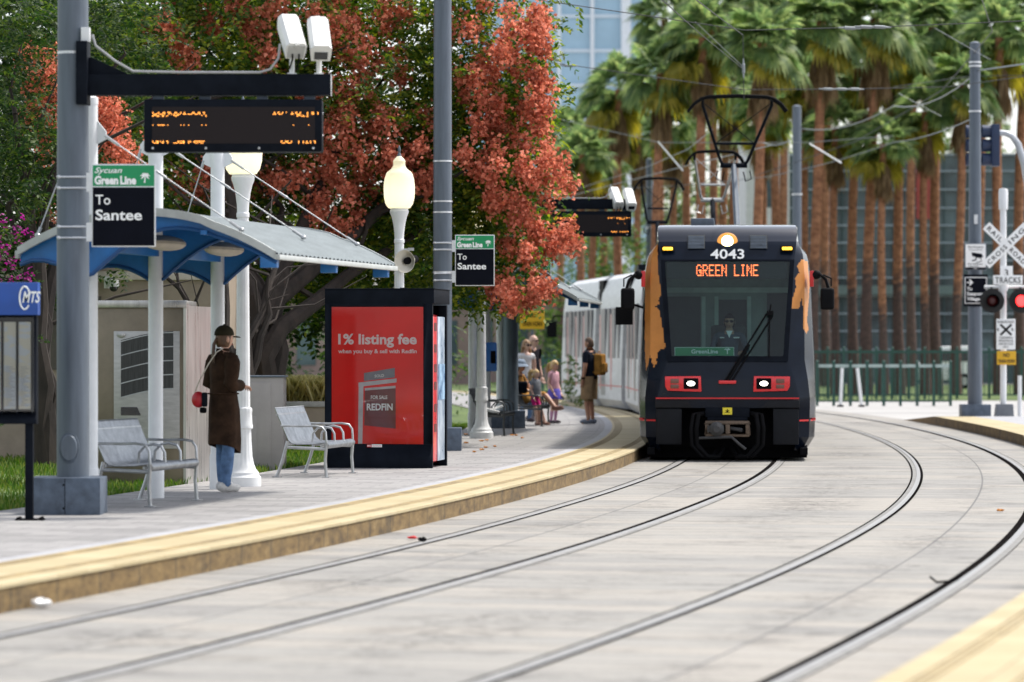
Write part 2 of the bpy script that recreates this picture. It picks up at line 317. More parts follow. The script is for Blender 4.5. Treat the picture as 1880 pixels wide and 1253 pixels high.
for q in range(7):
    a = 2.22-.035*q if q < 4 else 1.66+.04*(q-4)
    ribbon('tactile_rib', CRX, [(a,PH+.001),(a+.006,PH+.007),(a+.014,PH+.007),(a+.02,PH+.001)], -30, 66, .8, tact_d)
ribbon('platform', CRX, [(2.35,PH),(12,PH)], -30, 66, .8, plat_m)
# far end of the right platform: it ramps down to the street
Ys = np.arange(66, 90.1, .5); rows = []; fr = np.clip((90-Ys)/6, 0, 1)
zz = PH*fr+.002
for off in (1.50, 2.35, 12.0):
    X, Yy, d = curve_pt(CRX, Ys, off); rows.append(np.c_[X, Yy, zz])
X, Yy, d = curve_pt(CRX, Ys, 1.51); rows.insert(0, np.c_[X, Yy, np.full(len(Ys), -.05)]); rows.insert(1, np.c_[X, Yy, zz-.01])
k = len(Ys); P = np.concatenate(rows); F = []; mm = []
for j in range(4):
    a = j*k+np.arange(k-1); F.append(np.c_[a, a+k, a+k+1, a+1]); mm += [[0, 1, 1, 2][j]]*(k-1)
uvr = np.c_[np.repeat([0, .2, .3, 1.1, 10.7], k), np.tile(Ys, 5)]
o = npmesh('platform', P, np.concatenate(F), [kerb_m, tact_m, strip_m], mm, None, uvr); o['kind'] = 'structure'
# lawn behind the platform
lawn_m = M('lawn_turf', (.05,.11,.014), .9, var=.45, scale=3.5, bump=.3, col2=(.12,.17,.035))
soil_m = M('bare_soil', (.12,.075,.045), .95, var=.35, scale=6, bump=.4)
ribbon('lawn', CLX, [(-40,PH-.02),(BO,PH-.02),(BO,PH-.06)], -10, 135, 1.5, lawn_m)
def blades(name, pts, h, wd, mat, lean=.5, nmul=1):
    n = len(pts); a = rng.uniform(0, 2*np.pi, n); hh = h*rng.uniform(.5, 1.3, n); d = np.c_[np.cos(a), np.sin(a), np.zeros(n)]; s = np.c_[-np.sin(a), np.cos(a), np.zeros(n)]*wd/2
    le = d*(lean*hh*rng.uniform(.2, 1.2, n))[:, None]; up = np.c_[np.zeros(n), np.zeros(n), hh]
    P = np.stack([pts-s, pts+s, pts+le*.35+up*.6+s*.7, pts+le+up], 1).reshape(-1, 3)
    i = np.arange(n)*4; return npmesh(name, P, np.c_[i, i+1, i+2, i+3], mat)
grass_m = LEAF('grass_blade', (.035,.085,.008), (.07,.15,.018), (.20,.22,.05), .4)
G = []
for _ in range(1):
    Yg = rng.uniform(33, 74, 60000); og = BO-rng.uniform(0, 1, 60000)**1.3*6
    X, Yy, _d = curve_pt(CLX, Yg, og); keep = rng.random(60000) < np.where(np.sin(X*2.1)+np.sin(Yy*1.3+X) > .9, .25, 1)
    G = np.c_[X, Yy, np.full(60000, PH-.02)][keep]
setp(blades('grass', G, .085, .016, grass_m), 'short green grass on the lawn along the platform', 'grass', kind='stuff')
# ------------------------------------------------------------------ the tram
tram_blk = M('tram_navy_black_vinyl', (.0045,.008,.017), .2, var=.2, scale=2, spec=.22)
tram_or = M('orange_vinyl', (.50,.20,.045), .42, var=.12, scale=2.5, spec=.3)
tram_wh = M('silver_white_vinyl', (.62,.62,.63), .4, var=.12, scale=1.5, streak=(1,1,4))
tram_pk = M('faded_pink_vinyl', (.62,.34,.33), .45, var=.25, scale=2)
tram_red = M('red_vinyl', (.55,.012,.015), .35, var=.08)
lamp_red = M('red_lamp_housing', (.70,.012,.018), .3, var=.1, coat=.5)
wrapglass = M('wrapped_grey_glass', (.16,.16,.17), .3, var=.3, scale=1.2)
windshield = GLASS('windshield_glass', (.60,.80,.78), .0)
sideglass = M('dark_side_glass', (.012,.016,.02), .06, 0, var=.2, spec=.8)
lev = [(.16,1.00,1.20,.22),(.36,1.06,1.32,.06),(.80,1.07,1.335,.01),(.95,1.07,1.335,.0),(1.22,1.00,1.33,.02),(1.52,.89,1.32,.07),(2.0,.925,1.30,.20),(2.75,.985,1.27,.42),(3.01,1.0,1.24,.50),(3.12,1.02,1.21,.56),(3.19,1.03,1.16,.60),(3.26,1.04,1.10,.64),(3.40,1.05,1.075,.74),(3.48,1.055,1.07,.82),(3.53,1.05,1.065,.92),(3.56,1.04,1.055,1.05),(3.58,1.0,1.02,1.3)]
CABL = 10.0
def cab_cols(z, wf, ws, yf):
    mid = wf+(ws-wf)*.62
    return [(0,yf,z),(wf*.5,yf+.012,z),(wf*.93,yf+.045,z),(wf,yf+.06,z),(mid,yf+.17,z),(ws-.02,yf+.46,z),(ws,yf+.75,z),(ws,max(1.35,yf+.8),z),(ws,2.25,z),(ws,CABL,z)]
def in_poly(x, z, P):
    c = False; j = len(P)-1
    for i in range(len(P)):
        if (P[i][1] > z) != (P[j][1] > z) and x < (P[j][0]-P[i][0])*(z-P[i][1])/(P[j][1]-P[i][1])+P[i][0]: c = not c
        j = i
    return c
def px(p): return ((p[0]-1333)/122.8, (848-p[1])/122.8)
ORL = [px(p) for p in [(1180,500),(1186,470),(1196,448),(1203,446),(1205,500),(1211,540),(1205,552),(1209,556),(1200,563),(1208,572),(1213,600),(1219,640),(1210,641),(1204,650),(1202,668),(1198,677),(1193,662),(1190,652),(1187,672),(1183,680),(1180,640)]]
ORR = [px(p) for p in [(1470,476),(1482,478),(1486,520),(1483,560),(1480,590),(1483,605),(1479,614),(1472,600),(1473,570),(1470,545),(1465,568),(1452,566),(1454,545),(1460,528),(1458,510),(1466,500),(1462,488)]]
t_main = T('tram', 'black and orange light rail tram arriving with its headlight on', 'tram', (3.22, 57, 0), -math.atan(.056))
def cab_shell(parent, mat, orange=True):
    lv = []                                             # dense levels so the vinyl graphics have real edges
    for i in range(len(lev)-1):
        k = max(1, int((lev[i+1][0]-lev[i][0])/.022)) if .9 < lev[i][0] < 3.3 else 2
        for j in range(k): f = j/k; lv.append(tuple(a+(b-a)*f for a, b in zip(lev[i], lev[i+1])))
    lv.append(lev[-1]); mb = MB()
    sub = [0,1,2,3]+[3+(k+1)/12 for k in range(12)]+[4+(k+1)/14 for k in range(14)]+[5.5]+[6,7,8,9]
    def cp(l, c):
        C = cab_cols(*l); i = int(c); f = c-i
        return C[i] if f == 0 else tuple(a+(b-a)*f for a, b in zip(C[i], C[i+1]))
    for sx in (-1, 1):
        for i in range(len(lv)-1):
            z = (lv[i][0]+lv[i+1][0])/2
            for j in range(len(sub)-1):
                c0, c1 = sub[j], sub[j+1]
                if 1.52 < z < 3.01 and c1 <= 3: continue          # windscreen opening
                if .2 < z < .80 and c1 <= 3: continue            # coupler recess
                if 1.52 < z < 2.75 and c0 == 7: continue         # cab side window
                q = [cp(lv[i], c0), cp(lv[i], c1), cp(lv[i+1], c1), cp(lv[i+1], c0)]
                q = [(sx*a, b, c) for a, b, c in q]
                if sx < 0: q = q[::-1]
                cx = sum(p[0] for p in q)/4
                m = 2 if z > 3.3 else 1 if orange and c0 >= 3 and c1 <= 7 and (in_poly(cx, z, ORL) or in_poly(cx, z, ORR)) else 0
                mb.add(q, [(0,1,2,3)], m)
    top = [cp(lv[-1], c) for c in sub]; mb.add([(-a, b, c) for a, b, c in top[::-1]]+top[1:], [tuple(range(2*len(top)-1))])
    o = mb.build('body', [mat, tram_or, M('cowl_gloss_navy', (.006,.009,.02), .12, var=.2, scale=2, spec=.5, coat=.7)], parent, bevel=0, angle=28); bm = bmesh.new(); bm.from_mesh(o.data); bmesh.ops.remove_doubles(bm, verts=bm.verts, dist=1e-4); bm.to_mesh(o.data); bm.free(); o.data.set_sharp_from_angle(angle=R(28)); return o
cab_shell(t_main, tram_blk)
# windscreen with black border
def wpt(x, z, d=0):                                    # a point on the leaning windscreen, d metres in front of it
    f = (z-1.52)/1.49; yf = .07+.43*f
    return V3((x, yf+.05*(x/1.0)**2-d, z))
mb = MB(); n = 12; zs = [1.50,1.8,2.2,2.6,3.02]
for i in range(4):
    for j in range(n):
        q = []
        for (zi, xj) in ((i,j),(i,j+1),(i+1,j+1),(i+1,j)):
            z = zs[zi]; wd = .90+(z-1.5)*.073; q.append(wpt(-wd+2*wd*xj/n, z, .006))
        mb.add(q, [(0,1,2,3)])
ws = mb.build('windscreen', windshield, t_main)
mb = MB()
def ring(z0, z1, w0, w1, i, d):                        # border strip
    out = [(-w0,z0),(w0,z0),(w1,z1),(-w1,z1)]; inn = [(-w0+i,z0+i*1.2),(w0-i,z0+i*1.2),(w1-i,z1-.03),(-w1+i,z1-.03)]
    for k in range(4):
        a, b = out[k], out[(k+1)%4]; c, e = inn[(k+1)%4], inn[k]
        for s in range(8):
            f0, f1 = s/8, (s+1)/8
            L = lambda p, q, f: (p[0]+(q[0]-p[0])*f, p[1]+(q[1]-p[1])*f)
            mb.add([wpt(*L(a,b,f0),d), wpt(*L(a,b,f1),d), wpt(*L(e,c,f1),d), wpt(*L(e,c,f0),d)], [(0,1,2,3)])
ring(1.49, 3.03, .905, 1.01, .07, .010)
mb.build('windscreen_frame', black, t_main)
# interior
cabgrey = M('cab_grey_green_panel', (.30,.34,.32), .6, var=.1); cabdark = M('cab_dark_trim', (.03,.035,.035), .6, var=.2)
mb = MB(); mb.box((-1.22,2.6,.9),(1.22,2.65,3.2)); mb.box((-1.2,.6,.85),(1.2,2.6,.9)); mb.box((-1.0,.9,3.12),(1.0,2.6,3.16))
mb.build('cab_bulkhead', cabgrey, t_main)
mb = MB(); mb.box((-1.0,.35,.9),(1.0,.75,1.42)); mb.box((-.62,.4,1.42),(-.28,.7,1.66)); mb.build('dashboard', cabdark, t_main)
for a_, b_, c_ in ((-.95,-.42,2.5),(-.13,.30,2.45),(.62,1.1,2.55)): mb = MB(); mb.box((a_,2.57,.95),(b_,2.595,c_)); mb.build('cab_door', cabdark, t_main)
mb = MB(); mb.box((-.95,2.52,2.56),(.95,2.58,2.64)); mb.box((-.20,2.54,.95),(-.14,2.58,2.5)); mb.box((.31,2.54,.95),(.37,2.58,2.5)); mb.box((-.40,2.54,.95),(-.34,2.58,2.5))
mb.build('cab_trim', M('pale_cab_trim', (.55,.6,.57), .5), t_main)
mb = MB(); mb.box((-.9,.56,2.74),(.9,.80,2.99)); db = mb.build('destination_display', M('display_black', (.006,.006,.007), .5), t_main)
FONT5 = {'A':'0E11111F111111','B':'1E11111E11111E','C':'0E11101010110E','D':'1E11111111111E','E':'1F10101E10101F','G':'0E11101713110F','I':'0E04040404040E','L':'1010101010101F','M':'111B1515111111','N':'11191519131111','O':'0E11111111110E','P':'1E11111E101010','R':'1E11111E141211','S':'0F10100E01011E','T':'1F040404040404','V':'1111111111110A','U':'1111111111110E','K':'11121418141211',' ':'00000000000000','0':'0E11131519110E','1':'040C040404040E','2':'0E11010204081F','5':'1F101E0101110E','4':'02060A121F0202','a':'00000E010F110F','e':'00000E111F100E','n':'00001E11111111','o':'00000E1111110E','t':'08081C0808090 6'.replace(' ','0')[:14],'i':'04000C0404040E','c':'00000E1110110E','r':'00001619101010','k':'10101214181412','s':'00000F100E011E',':':'00040000040000'}
def dots(mb, txt, o, u, v, pitch, size, rows=range(7), adv=6, rnd=False):
    o, u, v = V3(o), V3(u), V3(v)
    for i, ch in enumerate(txt):
        bits = FONT5.get(ch, '00000000000000')
        for r in range(7):
            if r not in rows: continue
            b = int(bits[2*r:2*r+2], 16)
            for c in range(5):
                if b >> (4-c) & 1:
                    p = o+u*((i*adv+c)*pitch[0])-v*(r*pitch[1]); h = size/2
                    mb.add([p-u*h-v*h, p+u*h-v*h, p+u*h+v*h, p-u*h+v*h], [(0,1,2,3)])
led_or = EM('orange_red_led', (1,.16,.05), 2.6)
mb = MB(); dots(mb, 'GREEN LINE', (-.46,.55,2.945), (1,0,0), (0,0,1), (.0158,.0255), .0155)
mb.build('lettering', led_or, db)
mb = MB(); mb.box((-.79,.16,1.58),(.10,.175,1.71)); gp = mb.build('route_plate', [green_s], t_main)
mb = MB(); mb.text('GreenLine', (-.34,.158,1.615), .062, width=.40, al='C', bold=.02)
for k in range(5): a = R(20+35*k); mb.add([(.0,.157,1.67),(.0+.045*math.cos(a)-.01*math.sin(a),.157,1.67+.035*math.sin(a)),(.0+.05*math.cos(a),.157,1.66+.03*math.sin(a)),(.0+.005,.157,1.66)], [(0,1,2,3)])
mb.box((-.006,.156,1.605),(.006,.158,1.665)); mb.box((-.79,.157,1.70),(.10,.159,1.706)); mb.box((-.79,.157,1.58),(-.784,.159,1.70)); mb.box((.094,.157,1.58),(.10,.159,1.70))
mb.build('lettering', whiteG, gp)
# front details above the windscreen
def fz(z):
    for a, b in zip(lev, lev[1:]):
        if a[0] <= z <= b[0]: f = (z-a[0])/(b[0]-a[0]); return a[3]+(b[3]-a[3])*f
    return 0
def face_panel(mb, x0, z0, x1, z1, d=.008, th=.03, m=None):
    a = [V3((x0,fz(z0)-d,z0)),V3((x1,fz(z0)-d,z0)),V3((x1,fz(z1)-d,z1)),V3((x0,fz(z1)-d,z1))]; b = [p+V3((0,th,0)) for p in a]
    mb.add(a+b, [(0,1,2,3),(7,6,5,4),(0,4,5,1),(1,5,6,2),(2,6,7,3),(3,7,4,0)], m)
for sx in (-1, 1):
    mb = MB(); x = .47*sx; face_panel(mb, x-.13, 3.195, x+.13, 3.405, .012); v = mb.build('vent_grille', cabdark, t_main)
    mb = MB()
    for k in range(9): face_panel(mb, x-.12, 3.205+.022*k, x+.12, 3.215+.022*k, .02)
    mb.build('louvre', galv_dk, v)
    mb = MB(); x = .9*sx; face_panel(mb, x-.1, 3.15, x+.1, 3.245, .03, .08); v = mb.build('marker_light', dark, t_main, bevel=.02)
    mb = MB(); face_panel(mb, x-.075, 3.175, x+.075, 3.22, .045, .03); mb.build('lens', EM('amber_marker', (1,.55,.03), 2.0), v, bevel=.012)
mb = MB(); mb.ell((0,fz(3.31)-.0,3.31), (.155,.035,.13), 24, 12); hl = mb.build('headlight', EM('warm_lamp_bowl', (1,.42,.08), .45), t_main)
mb = MB(); mb.ell((0,fz(3.31)-.03,3.31), (.088,.04,.088)); mb.build('lens', EM('warm_headlamp', (1,.78,.40), 6), hl)
mb = MB(); mb.text('4043', (0,fz(3.06)-.03,3.045), .155, v=V3((0,.34,1)).normalized(), width=.51, al='C', bold=.018); mb.build('lettering', whiteG, t_main)
# lower front
for sx in (-1, 1):
    mb = MB(); P = [(.385,1.04),(.895,1.055),(.93,1.12),(.935,1.27),(.395,1.275)]
    mb.prism([(p[0]*sx, p[1]) for p in (P if sx > 0 else P[::-1])], (0,-.002,0), (1,0,0), (0,0,1), .03)
    hc = mb.build('headlight_cluster', lamp_red, t_main, bevel=.012)
    mb = MB(); mb.box((sx*.43,-.045,1.08),(sx*.655,-.01,1.245)); bz = mb.build('lamp_bezel', dark, hc, bevel=.02)
    mb = MB(); mb.ell((sx*.545,-.03,1.165), (.072,.03,.042)); mb.build('lens', EM('white_headlamp', (1,.95,.82), 4), bz)
    mb = MB(); mb.box((sx*.725,-.042,1.09),(sx*.85,-.01,1.15)); mb.box((sx*.725,-.042,1.165),(sx*.85,-.01,1.235)); mb.build('tail_lens', M('smoked_lens', (.16,.07,.05), .2), hc, bevel=.01)
mb = MB(); mb.box((-1.07,-.016,.933),(1.07,.01,.955))
mb.box((-1.325,.36,.62),(-1.10,.42,.645)); mb.box((1.10,.36,.62),(1.325,.42,.645))
for sx in (-1, 1): 
    q = [(1.07,.02),(1.195,.16),(1.315,.46)]
    for a, b in zip(q, q[1:]):
        p = [V3((sx*a[0]*1.003,a[1]-.008,.60)),V3((sx*b[0]*1.006,b[1]-.008,.60)),V3((sx*b[0]*1.006,b[1]-.008,.625)),V3((sx*a[0]*1.003,a[1]-.008,.625))]; mb.add(p, [(0,1,2,3)])
mb.build('red_pinstripe', tram_red, t_main)
mb = MB(); mb.box((-1.08,.02,.80),(1.08,.06,.925)); mb.build('bumper', M('bumper_black', (.009,.010,.014), .5, var=.2, spec=.2), t_main, bevel=.015)
mb = MB(); mb.box((-1.2,.5,.2),(1.2,.6,.95)); mb.box((-1.2,.05,.1),(-1.09,6,.2)); mb.box((1.09,.05,.1),(1.2,6,.2)); mb.box((-1.2,.6,.04),(1.2,5,.4)); mb.build('underframe', dark, t_main)
for sx in (-1, 1):
    mb = MB(); mb.box((sx*.68,.05,.25),(sx*1.065,.10,.79)); mb.build('skirt_panel', M('skirt_black', (.008,.009,.012), .5, var=.2, spec=.15), t_main, bevel=.02)
cop = M('coupler_brown_steel', (.12,.085,.06), .55, .4, var=.3, scale=8)
mb = MB(); mb.box((-.33,-.03,.66),(.33,.4,.80)); mb.box((-.30,-.05,.60),(.30,-.02,.66))
cb = mb.build('coupler_beam', black, t_main, bevel=.012)
mb = MB(); mb.box((-.07,-.045,.70),(.07,-.032,.805)); mb.build('coupler_label', M('yellow_label', (.75,.62,.03), .5), cb)
mb = MB(); mb.box((-.035,-.047,.73),(.035,-.046,.74)); mb.box((-.006,-.047,.73),(.006,-.046,.785)); mb.prism([(-.03,.765),(0,.735),(.03,.765),(.02,.77),(0,.75),(-.02,.77)], (0,-.046,0), (1,0,0), (0,0,1), .001); mb.build('lettering', dark, cb)
mb = MB()
for a, b in (((-.33,.37),(.33,.41)),((-.33,.57),(.33,.61)),((-.33,.41),(-.27,.57)),((.27,.41),(.33,.57)),((-.03,.41),(.04,.57))): mb.box((a[0],-.16,a[1]),(b[0],.3,b[1]))
mb.build('coupler_head', cop, t_main, bevel=.015)
mb = MB(); mb.lathe([(.0,0),(.10,.0),(.11,.08),(.05,.12),(.05,.2),(0,.2)], 14, (-.16,-.12,.49), ax=(V3((1,0,0)),V3((0,0,1)),V3((0,-1,0)))); mb.tube([(.04,-.1,.5),(.22,-.16,.47)], .03); mb.tube([(-.45,-.12,.35),(-.2,-.18,.36),(.06,-.2,.37),(.18,-.22,.26),(.27,-.2,.19)], .022); mb.box((-.3,-.17,.44),(-.05,-.15,.54)); mb.build('coupler_latch', M('dull_coupler_steel', (.05,.05,.052), .6, .3), t_main)
for sx in (-1, 1):
    mb = MB()
    for k in (0, .08):
        pts = [(sx*(.34+k*.6),.05,.72),(sx*(.43+k),-.1,.70),(sx*(.46+k),-.14,.5),(sx*(.45+k),-.12,.25),(sx*(.30+k),-.08,.08),(sx*(.14+k),-.0,.07),(sx*(.06+k),.2,.2)]
        pp = [V3(p) for p in pts]; sm = []
        for i in range(len(pp)-1):
            for j in range(4): f = j/4; sm.append(pp[i].lerp(pp[i+1], f))
        mb.tube(sm+[pp[-1]], .035 if k == 0 else .028, 8)
    mb.build('hose', rubber, t_main)
# wipers
mb = MB(); mb.box((-.13,-.05,1.16),(.13,.0,1.21)); mb.build('wiper_mount', lamp_red, t_main, bevel=.01)
mb = MB(); A, B2, C = V3((-.05,-.03,1.18)), V3((.05,-.03,1.18)), wpt(.64,2.23,.05)
mb.tube([A, wpt(.58,2.2,.06), C], .014); mb.tube([B2, wpt(.67,2.17,.06)], .014); mb.tube([A+V3((.04,0,0)), wpt(.33,1.75,.09)], .02)
mb.tube([wpt(.655,2.35,.03), wpt(.63,2.2,.045), wpt(.625,1.56,.03)], .013); mb.obox(wpt(.64,2.22,.06), (.1,.04,.07)); mb.build('wiper', rubber, t_main)
# mirrors
for sx in (-1, 1):
    x0 = sx*1.24
    mb = MB(); mb.box((x0,.52,2.62),(x0+sx*.06,.72,2.86)); mm = mb.build('mirror_bracket', tram_red, t_main, bevel=.01)
    mb = MB(); mb.tube([(x0+sx*.05,.6,2.80),(x0+sx*.16,.5,2.80),(x0+sx*.24,.45,2.72),(x0+sx*.28,.42,2.58),(x0+sx*.27,.42,2.5)], .024); mb.ell((x0+sx*.1,.55,2.80), (.07,.06,.07)); mb.tube([(x0+sx*.2,.46,2.80),(x0+sx*.32,.44,2.74),(x0+sx*.32,.43,2.62)], .012)
    mb.build('arm', rubber, mm)
    mb = MB(); mb.box((x0+sx*.155,.34,2.27),(x0+sx*.365,.46,2.60)); h = mb.build('mirror_head', rubber, mm, bevel=.055, seg=4)
    if sx < 0:
        mb = MB(); mb.tube([(x0,1.15,2.3),(x0-.2,1.1,2.36),(x0-.33,1.1,2.3)], .02); mb.box((x0-.46,1.02,2.05),(x0-.2,1.14,2.32)); mb.build('mirror_head', rubber, mm, bevel=.04)
# side windows, doors and rear sections
def side_kit(parent, L0, L1, ws0, matg, tint=None, cab=False):
    for sx in (-1, 1):
        y = L0+.5; k = 0
        while y+1.3 < L1:
            mb = MB(); xx = sx*ws0
            if k % 3 == 1:
                mb.box((xx-.004*sx,y,.45),(xx+.012*sx,y+.62,2.75)); mb.box((xx-.004*sx,y+.66,.45),(xx+.012*sx,y+1.28,2.75)); mb.build('door', matg, parent)
            else:
                mb.box((xx-.004*sx,y,1.45),(xx+.010*sx,y+1.28,2.7)); mb.build('window', matg, parent)
            y += 1.5; k += 1
mb = MB()
for sx in (-1, 1): mb = MB(); mb.box((sx*1.255,1.35,1.55),(sx*1.275,2.25,2.72)); mb.build('cab_side_window', windshield, t_main)
side_kit(t_main, 2.6, CABL, 1.325, sideglass)
PROF = [(1.2,.2),(1.33,.4),(1.335,.95),(1.32,1.52),(1.27,2.75),(1.22,3.1),(1.08,3.45),(.9,3.57)]
def section(parent, p0, p1, mat, name='body_section'):  # a straight car section between two plan points, in world coordinates
    a, b = V3((p0[0],p0[1],0)), V3((p1[0],p1[1],0)); u = (b-a).normalized(); r = V3((u.y,-u.x,0)); mb = MB(); pr = [(-x, z) for x, z in PROF[::-1]][::-1]
    pr = [(-x,z) for x,z in PROF]+[(x,z) for x,z in PROF[::-1]]; k = len(pr)
    mb.add([a+r*x+V3((0,0,z)) for x,z in pr]+[b+r*x+V3((0,0,z)) for x,z in pr], [(i,(i+1)%k,k+(i+1)%k,k+i) for i in range(k)]+[tuple(range(k-1,-1,-1)),tuple(range(k,2*k))])
    return mb, a, u, r, (b-a).length
Rm = Matrix.Rotation(-t_main.rotation_euler.z, 3, 'Z')
def to_local(o): o.data.transform(Matrix.Rotation(-t_main.rotation_euler.z, 4, 'Z')@Matrix.Translation(-t_main.location)); return o
for p0, p1 in (((3.83,67.6),(4.05,73.4)),((4.08,74),(4.22,84))):
    mb, a, u, r, L = section(t_main, p0, p1, tram_blk); to_local(mb.build('body_section', tram_blk, t_main, angle=30))
    for sx in (-1, 1):
        for s in np.arange(.6, L-1.2, 1.5):
            mb = MB(); c = a+u*(s+.6)+r*(sx*1.318)+V3((0,0,2.1)); mb.obox(c, (.03,1.25,1.2), Matrix((r,u,V3((0,0,1)))).transposed()); to_local(mb.build('window', sideglass, t_main))
for c in ((3.79,67.3),(4.07,73.7)): mb = MB(); mb.obox((c[0],c[1],1.9), (2.3,.7,3.1)); to_local(mb.build('bellows', rubber, t_main))
mb = MB(); mb.box((-.56,1.6,3.57),(-.2,2.6,3.69)); mb.build('roof_unit', galv, t_main, bevel=.02)
# second, white car of the train behind, curving to the left
t2 = T('tram', 'silver white tram car with pink smudges curving behind the platform people', 'tram', (4.15,85.3,0))
pts = [(4.15,85.3),(4.10,93.2),(4.02,94),(3.55,98.6),(3.45,99.3),(2.72,107.2)]
for i in (0, 2, 4):
    mb, a, u, r, L = section(t2, pts[i], pts[i+1], tram_wh); mb.build('body_section', tram_wh, t2, world=True, angle=30); rot = Matrix((r,u,V3((0,0,1)))).transposed()
    sm = MB()
    for sx in (-1, 1):
        s = .5; k = i
        while s < L-.8:
            wd = [.35,.8,.3,.55][k % 4]
            z0 = .5 if k % 4 == 1 else 1.45
            g = MB(); g.obox(a+u*(s+wd/2)+r*(sx*1.315)+V3((0,0,(z0+2.7)/2)), (.045,wd,2.7-z0), rot); g.build('door' if z0 < 1 else 'window', wrapglass, t2, world=True)
            if k % 2: pk = MB(); pk.obox(a+u*(s+wd+.18)+r*(sx*1.32)+V3((0,0,1.6)), (.03,.3,1.9), rot); pk.build('faded_graphic', tram_pk, t2, world=True)
            s += wd+.5; k += 1
        sm.obox(a+u*(L/2)+r*(sx*1.335)+V3((0,0,.75)), (.012,L,.025), rot)
    sm.build('red_pinstripe', tram_red, t2, world=True)
    if i < 4:
        b = V3((pts[i+1][0],pts[i+1][1],0)); mb = MB(); mb.obox(b+u*.4+V3((0,0,1.9)), (2.4,.9,3.1), rot); mb.build('bellows', rubber, t2, world=True)
    mb = MB(); mb.obox(a+u*(L/2)+V3((0,0,.2)), (2.2,L*.96,.36), rot); mb.build('underframe', dark, t2, world=True)
e = V3((2.72,107.2,0)); mb = MB(); mb.tube([e+V3((-1.3,.1,2.6)), e+V3((-1.55,.2,2.6)), e+V3((-1.6,.2,2.4))], .025); mb.box(e+V3((-1.74,.1,2.0)), e+V3((-1.46,.25,2.45))); mb.build('mirror_head', rubber, t2, world=True)
# pantographs
def panto(parent, c, top, knee, wd, arm, low, dy=0):
    c = V3(c); k = V3((0,0,1)); base = c
    h = wd/2; x = V3((1,0,0)); kn = c+k*(knee-c.z); tp = c+k*(top-c.z)+V3((0,-.6,0)); kn = kn+V3((0,.5,0))
    mb = MB(); mb.tube([base+V3((0,-.7,0)), kn], .055); mb.box(base+V3((-.5,-.9,-.05)), base+V3((.5,.9,.08))); lo = mb.build('pantograph', low, parent, world=True)
    m2 = MB()
    for s in (-1, 1):
        m2.tube([kn+x*(s*.2), kn+x*(s*.26)+(tp-kn)*.08, tp+x*(s*h*.70)-k*.12], .03); m2.tube([kn+x*(s*.3)-k*.1, kn+x*(s*.33)-k*.25, kn+x*(s*.22)-k*.3, kn+x*(s*.18)-k*.12], .012)
    m2.tube([kn+x*-.25, kn+x*.25], .05); m2.tube([kn+(tp-kn)*.33+x*-.42*h, kn+(tp-kn)*.33+x*.42*h], .025); m2.tube([kn+(tp-kn)*.33+x*.40*h, tp+x*-.66*h-k*.1], .008); m2.tube([kn+(tp-kn)*.33-x*.40*h, tp+x*.66*h-k*.1], .008); m2.build('upper_arm', arm, lo, world=True)
    m3 = MB()
    for dy in (-.16, .16):
        pts = [tp+x*(s*h)+V3((0,dy,dz)) for s, dz in ((-1.0,-.24),(-.88,-.10),(-.74,-.01),(-.6,.03),(0,.05),(.6,.03),(.74,-.01),(.88,-.10),(1.0,-.24))]; m3.tube(pts, .028)
    for s in (-.7,.7): m3.tube([tp+x*(s*h)+V3((0,-.16,-.02)), tp+x*(s*h)+V3((0,.16,-.02))], .025); m3.tube([tp+x*(s*h)-k*.02, tp+x*(s*h)-k*.14], .03)
    m3.build('contact_head', rubber, lo, world=True)
def lrot(o):
    for q in [o]+[c for c in bpy.data.objects if c.parent == o]: q.data.transform(Matrix.Rotation(-t_main.rotation_euler.z, 4, 'Z'))
old = set(bpy.data.objects)
panto(t_main, W(1350,440,71), 6.3, 5.12, 1.82, black, galv)
panto(t_main, (W(1310,440,82).x,82,3.62), 5.85, 4.9, 1.25, steel, black)
for o in [q for q in bpy.data.objects if q not in old and q.type == 'MESH']: o.data.transform(Matrix.Rotation(-t_main.rotation_euler.z, 4, 'Z'))
panto(t2, (W(1208,440,92).x,92,3.62), 5.72, 4.75, 1.2, black, black)
# ------------------------------------------------------------------ platform furniture
Z0 = PH                                                # platform level
def pole(name, label, loc, r0, r1, h, group=None, box=True, mat=galv, hand=True):
    t = T(name, label, 'pole', loc, 0, group)
    mb = MB(); mb.lathe([(r0,.0),(r0*.995,h*.3),((r0+r1)/2,h*.6),(r1,h)], 28); mb.build('shaft', mat, t)
    if box:
        mb = MB(); mb.box((-.37,-.30,-.012),(.28,.30,.335)); b = mb.build('base_box', galv_dk, t, bevel=.012)
        mb = MB(); mb.box((-.042,-.302,.0),(-.036,-.298,.33))
        for z in (.06, .27): mb.ell((-.05,-.302,z), (.01,.006,.01))
        mb.build('seam', dark, b)
    if hand:
        mb = MB(); mb.lathe([(0,0),(.075,.0),(.08,.012),(.07,.03),(0,.034)], 20, (-.02,-r0*.93,.60), ax=(V3((1,0,0)),V3((0,0,1.6)),V3((0,-1,0)))); mb.tube([V3((-.02+.085*math.cos(a),-r0*.96,.60+.135*math.sin(a))) for a in np.linspace(0,2*math.pi,24)], .009, 6); mb.build('handhole_cover', galv, t)
    return t
BAND = M('pole_band_steel', (.62,.63,.65), .35, .6)
p1 = pole('catenary_pole', 'thick tapered grey steel pole carrying the nearest departure display', W(127,946,34.3)+V3((0,.30,0)), .148, .120, 9.5)
P1 = V3(p1.location); P1.z = Z0; p1.location.z = Z0
mb = MB()
for z in (2.50, 2.60, 2.95, 3.05, 3.72, 4.18): mb.lathe([(.139,z-.012),(.142,z-.012),(.142,z+.012),(.139,z+.012)], 26, cap=False)
mb.build('clamp_band', BAND, p1)
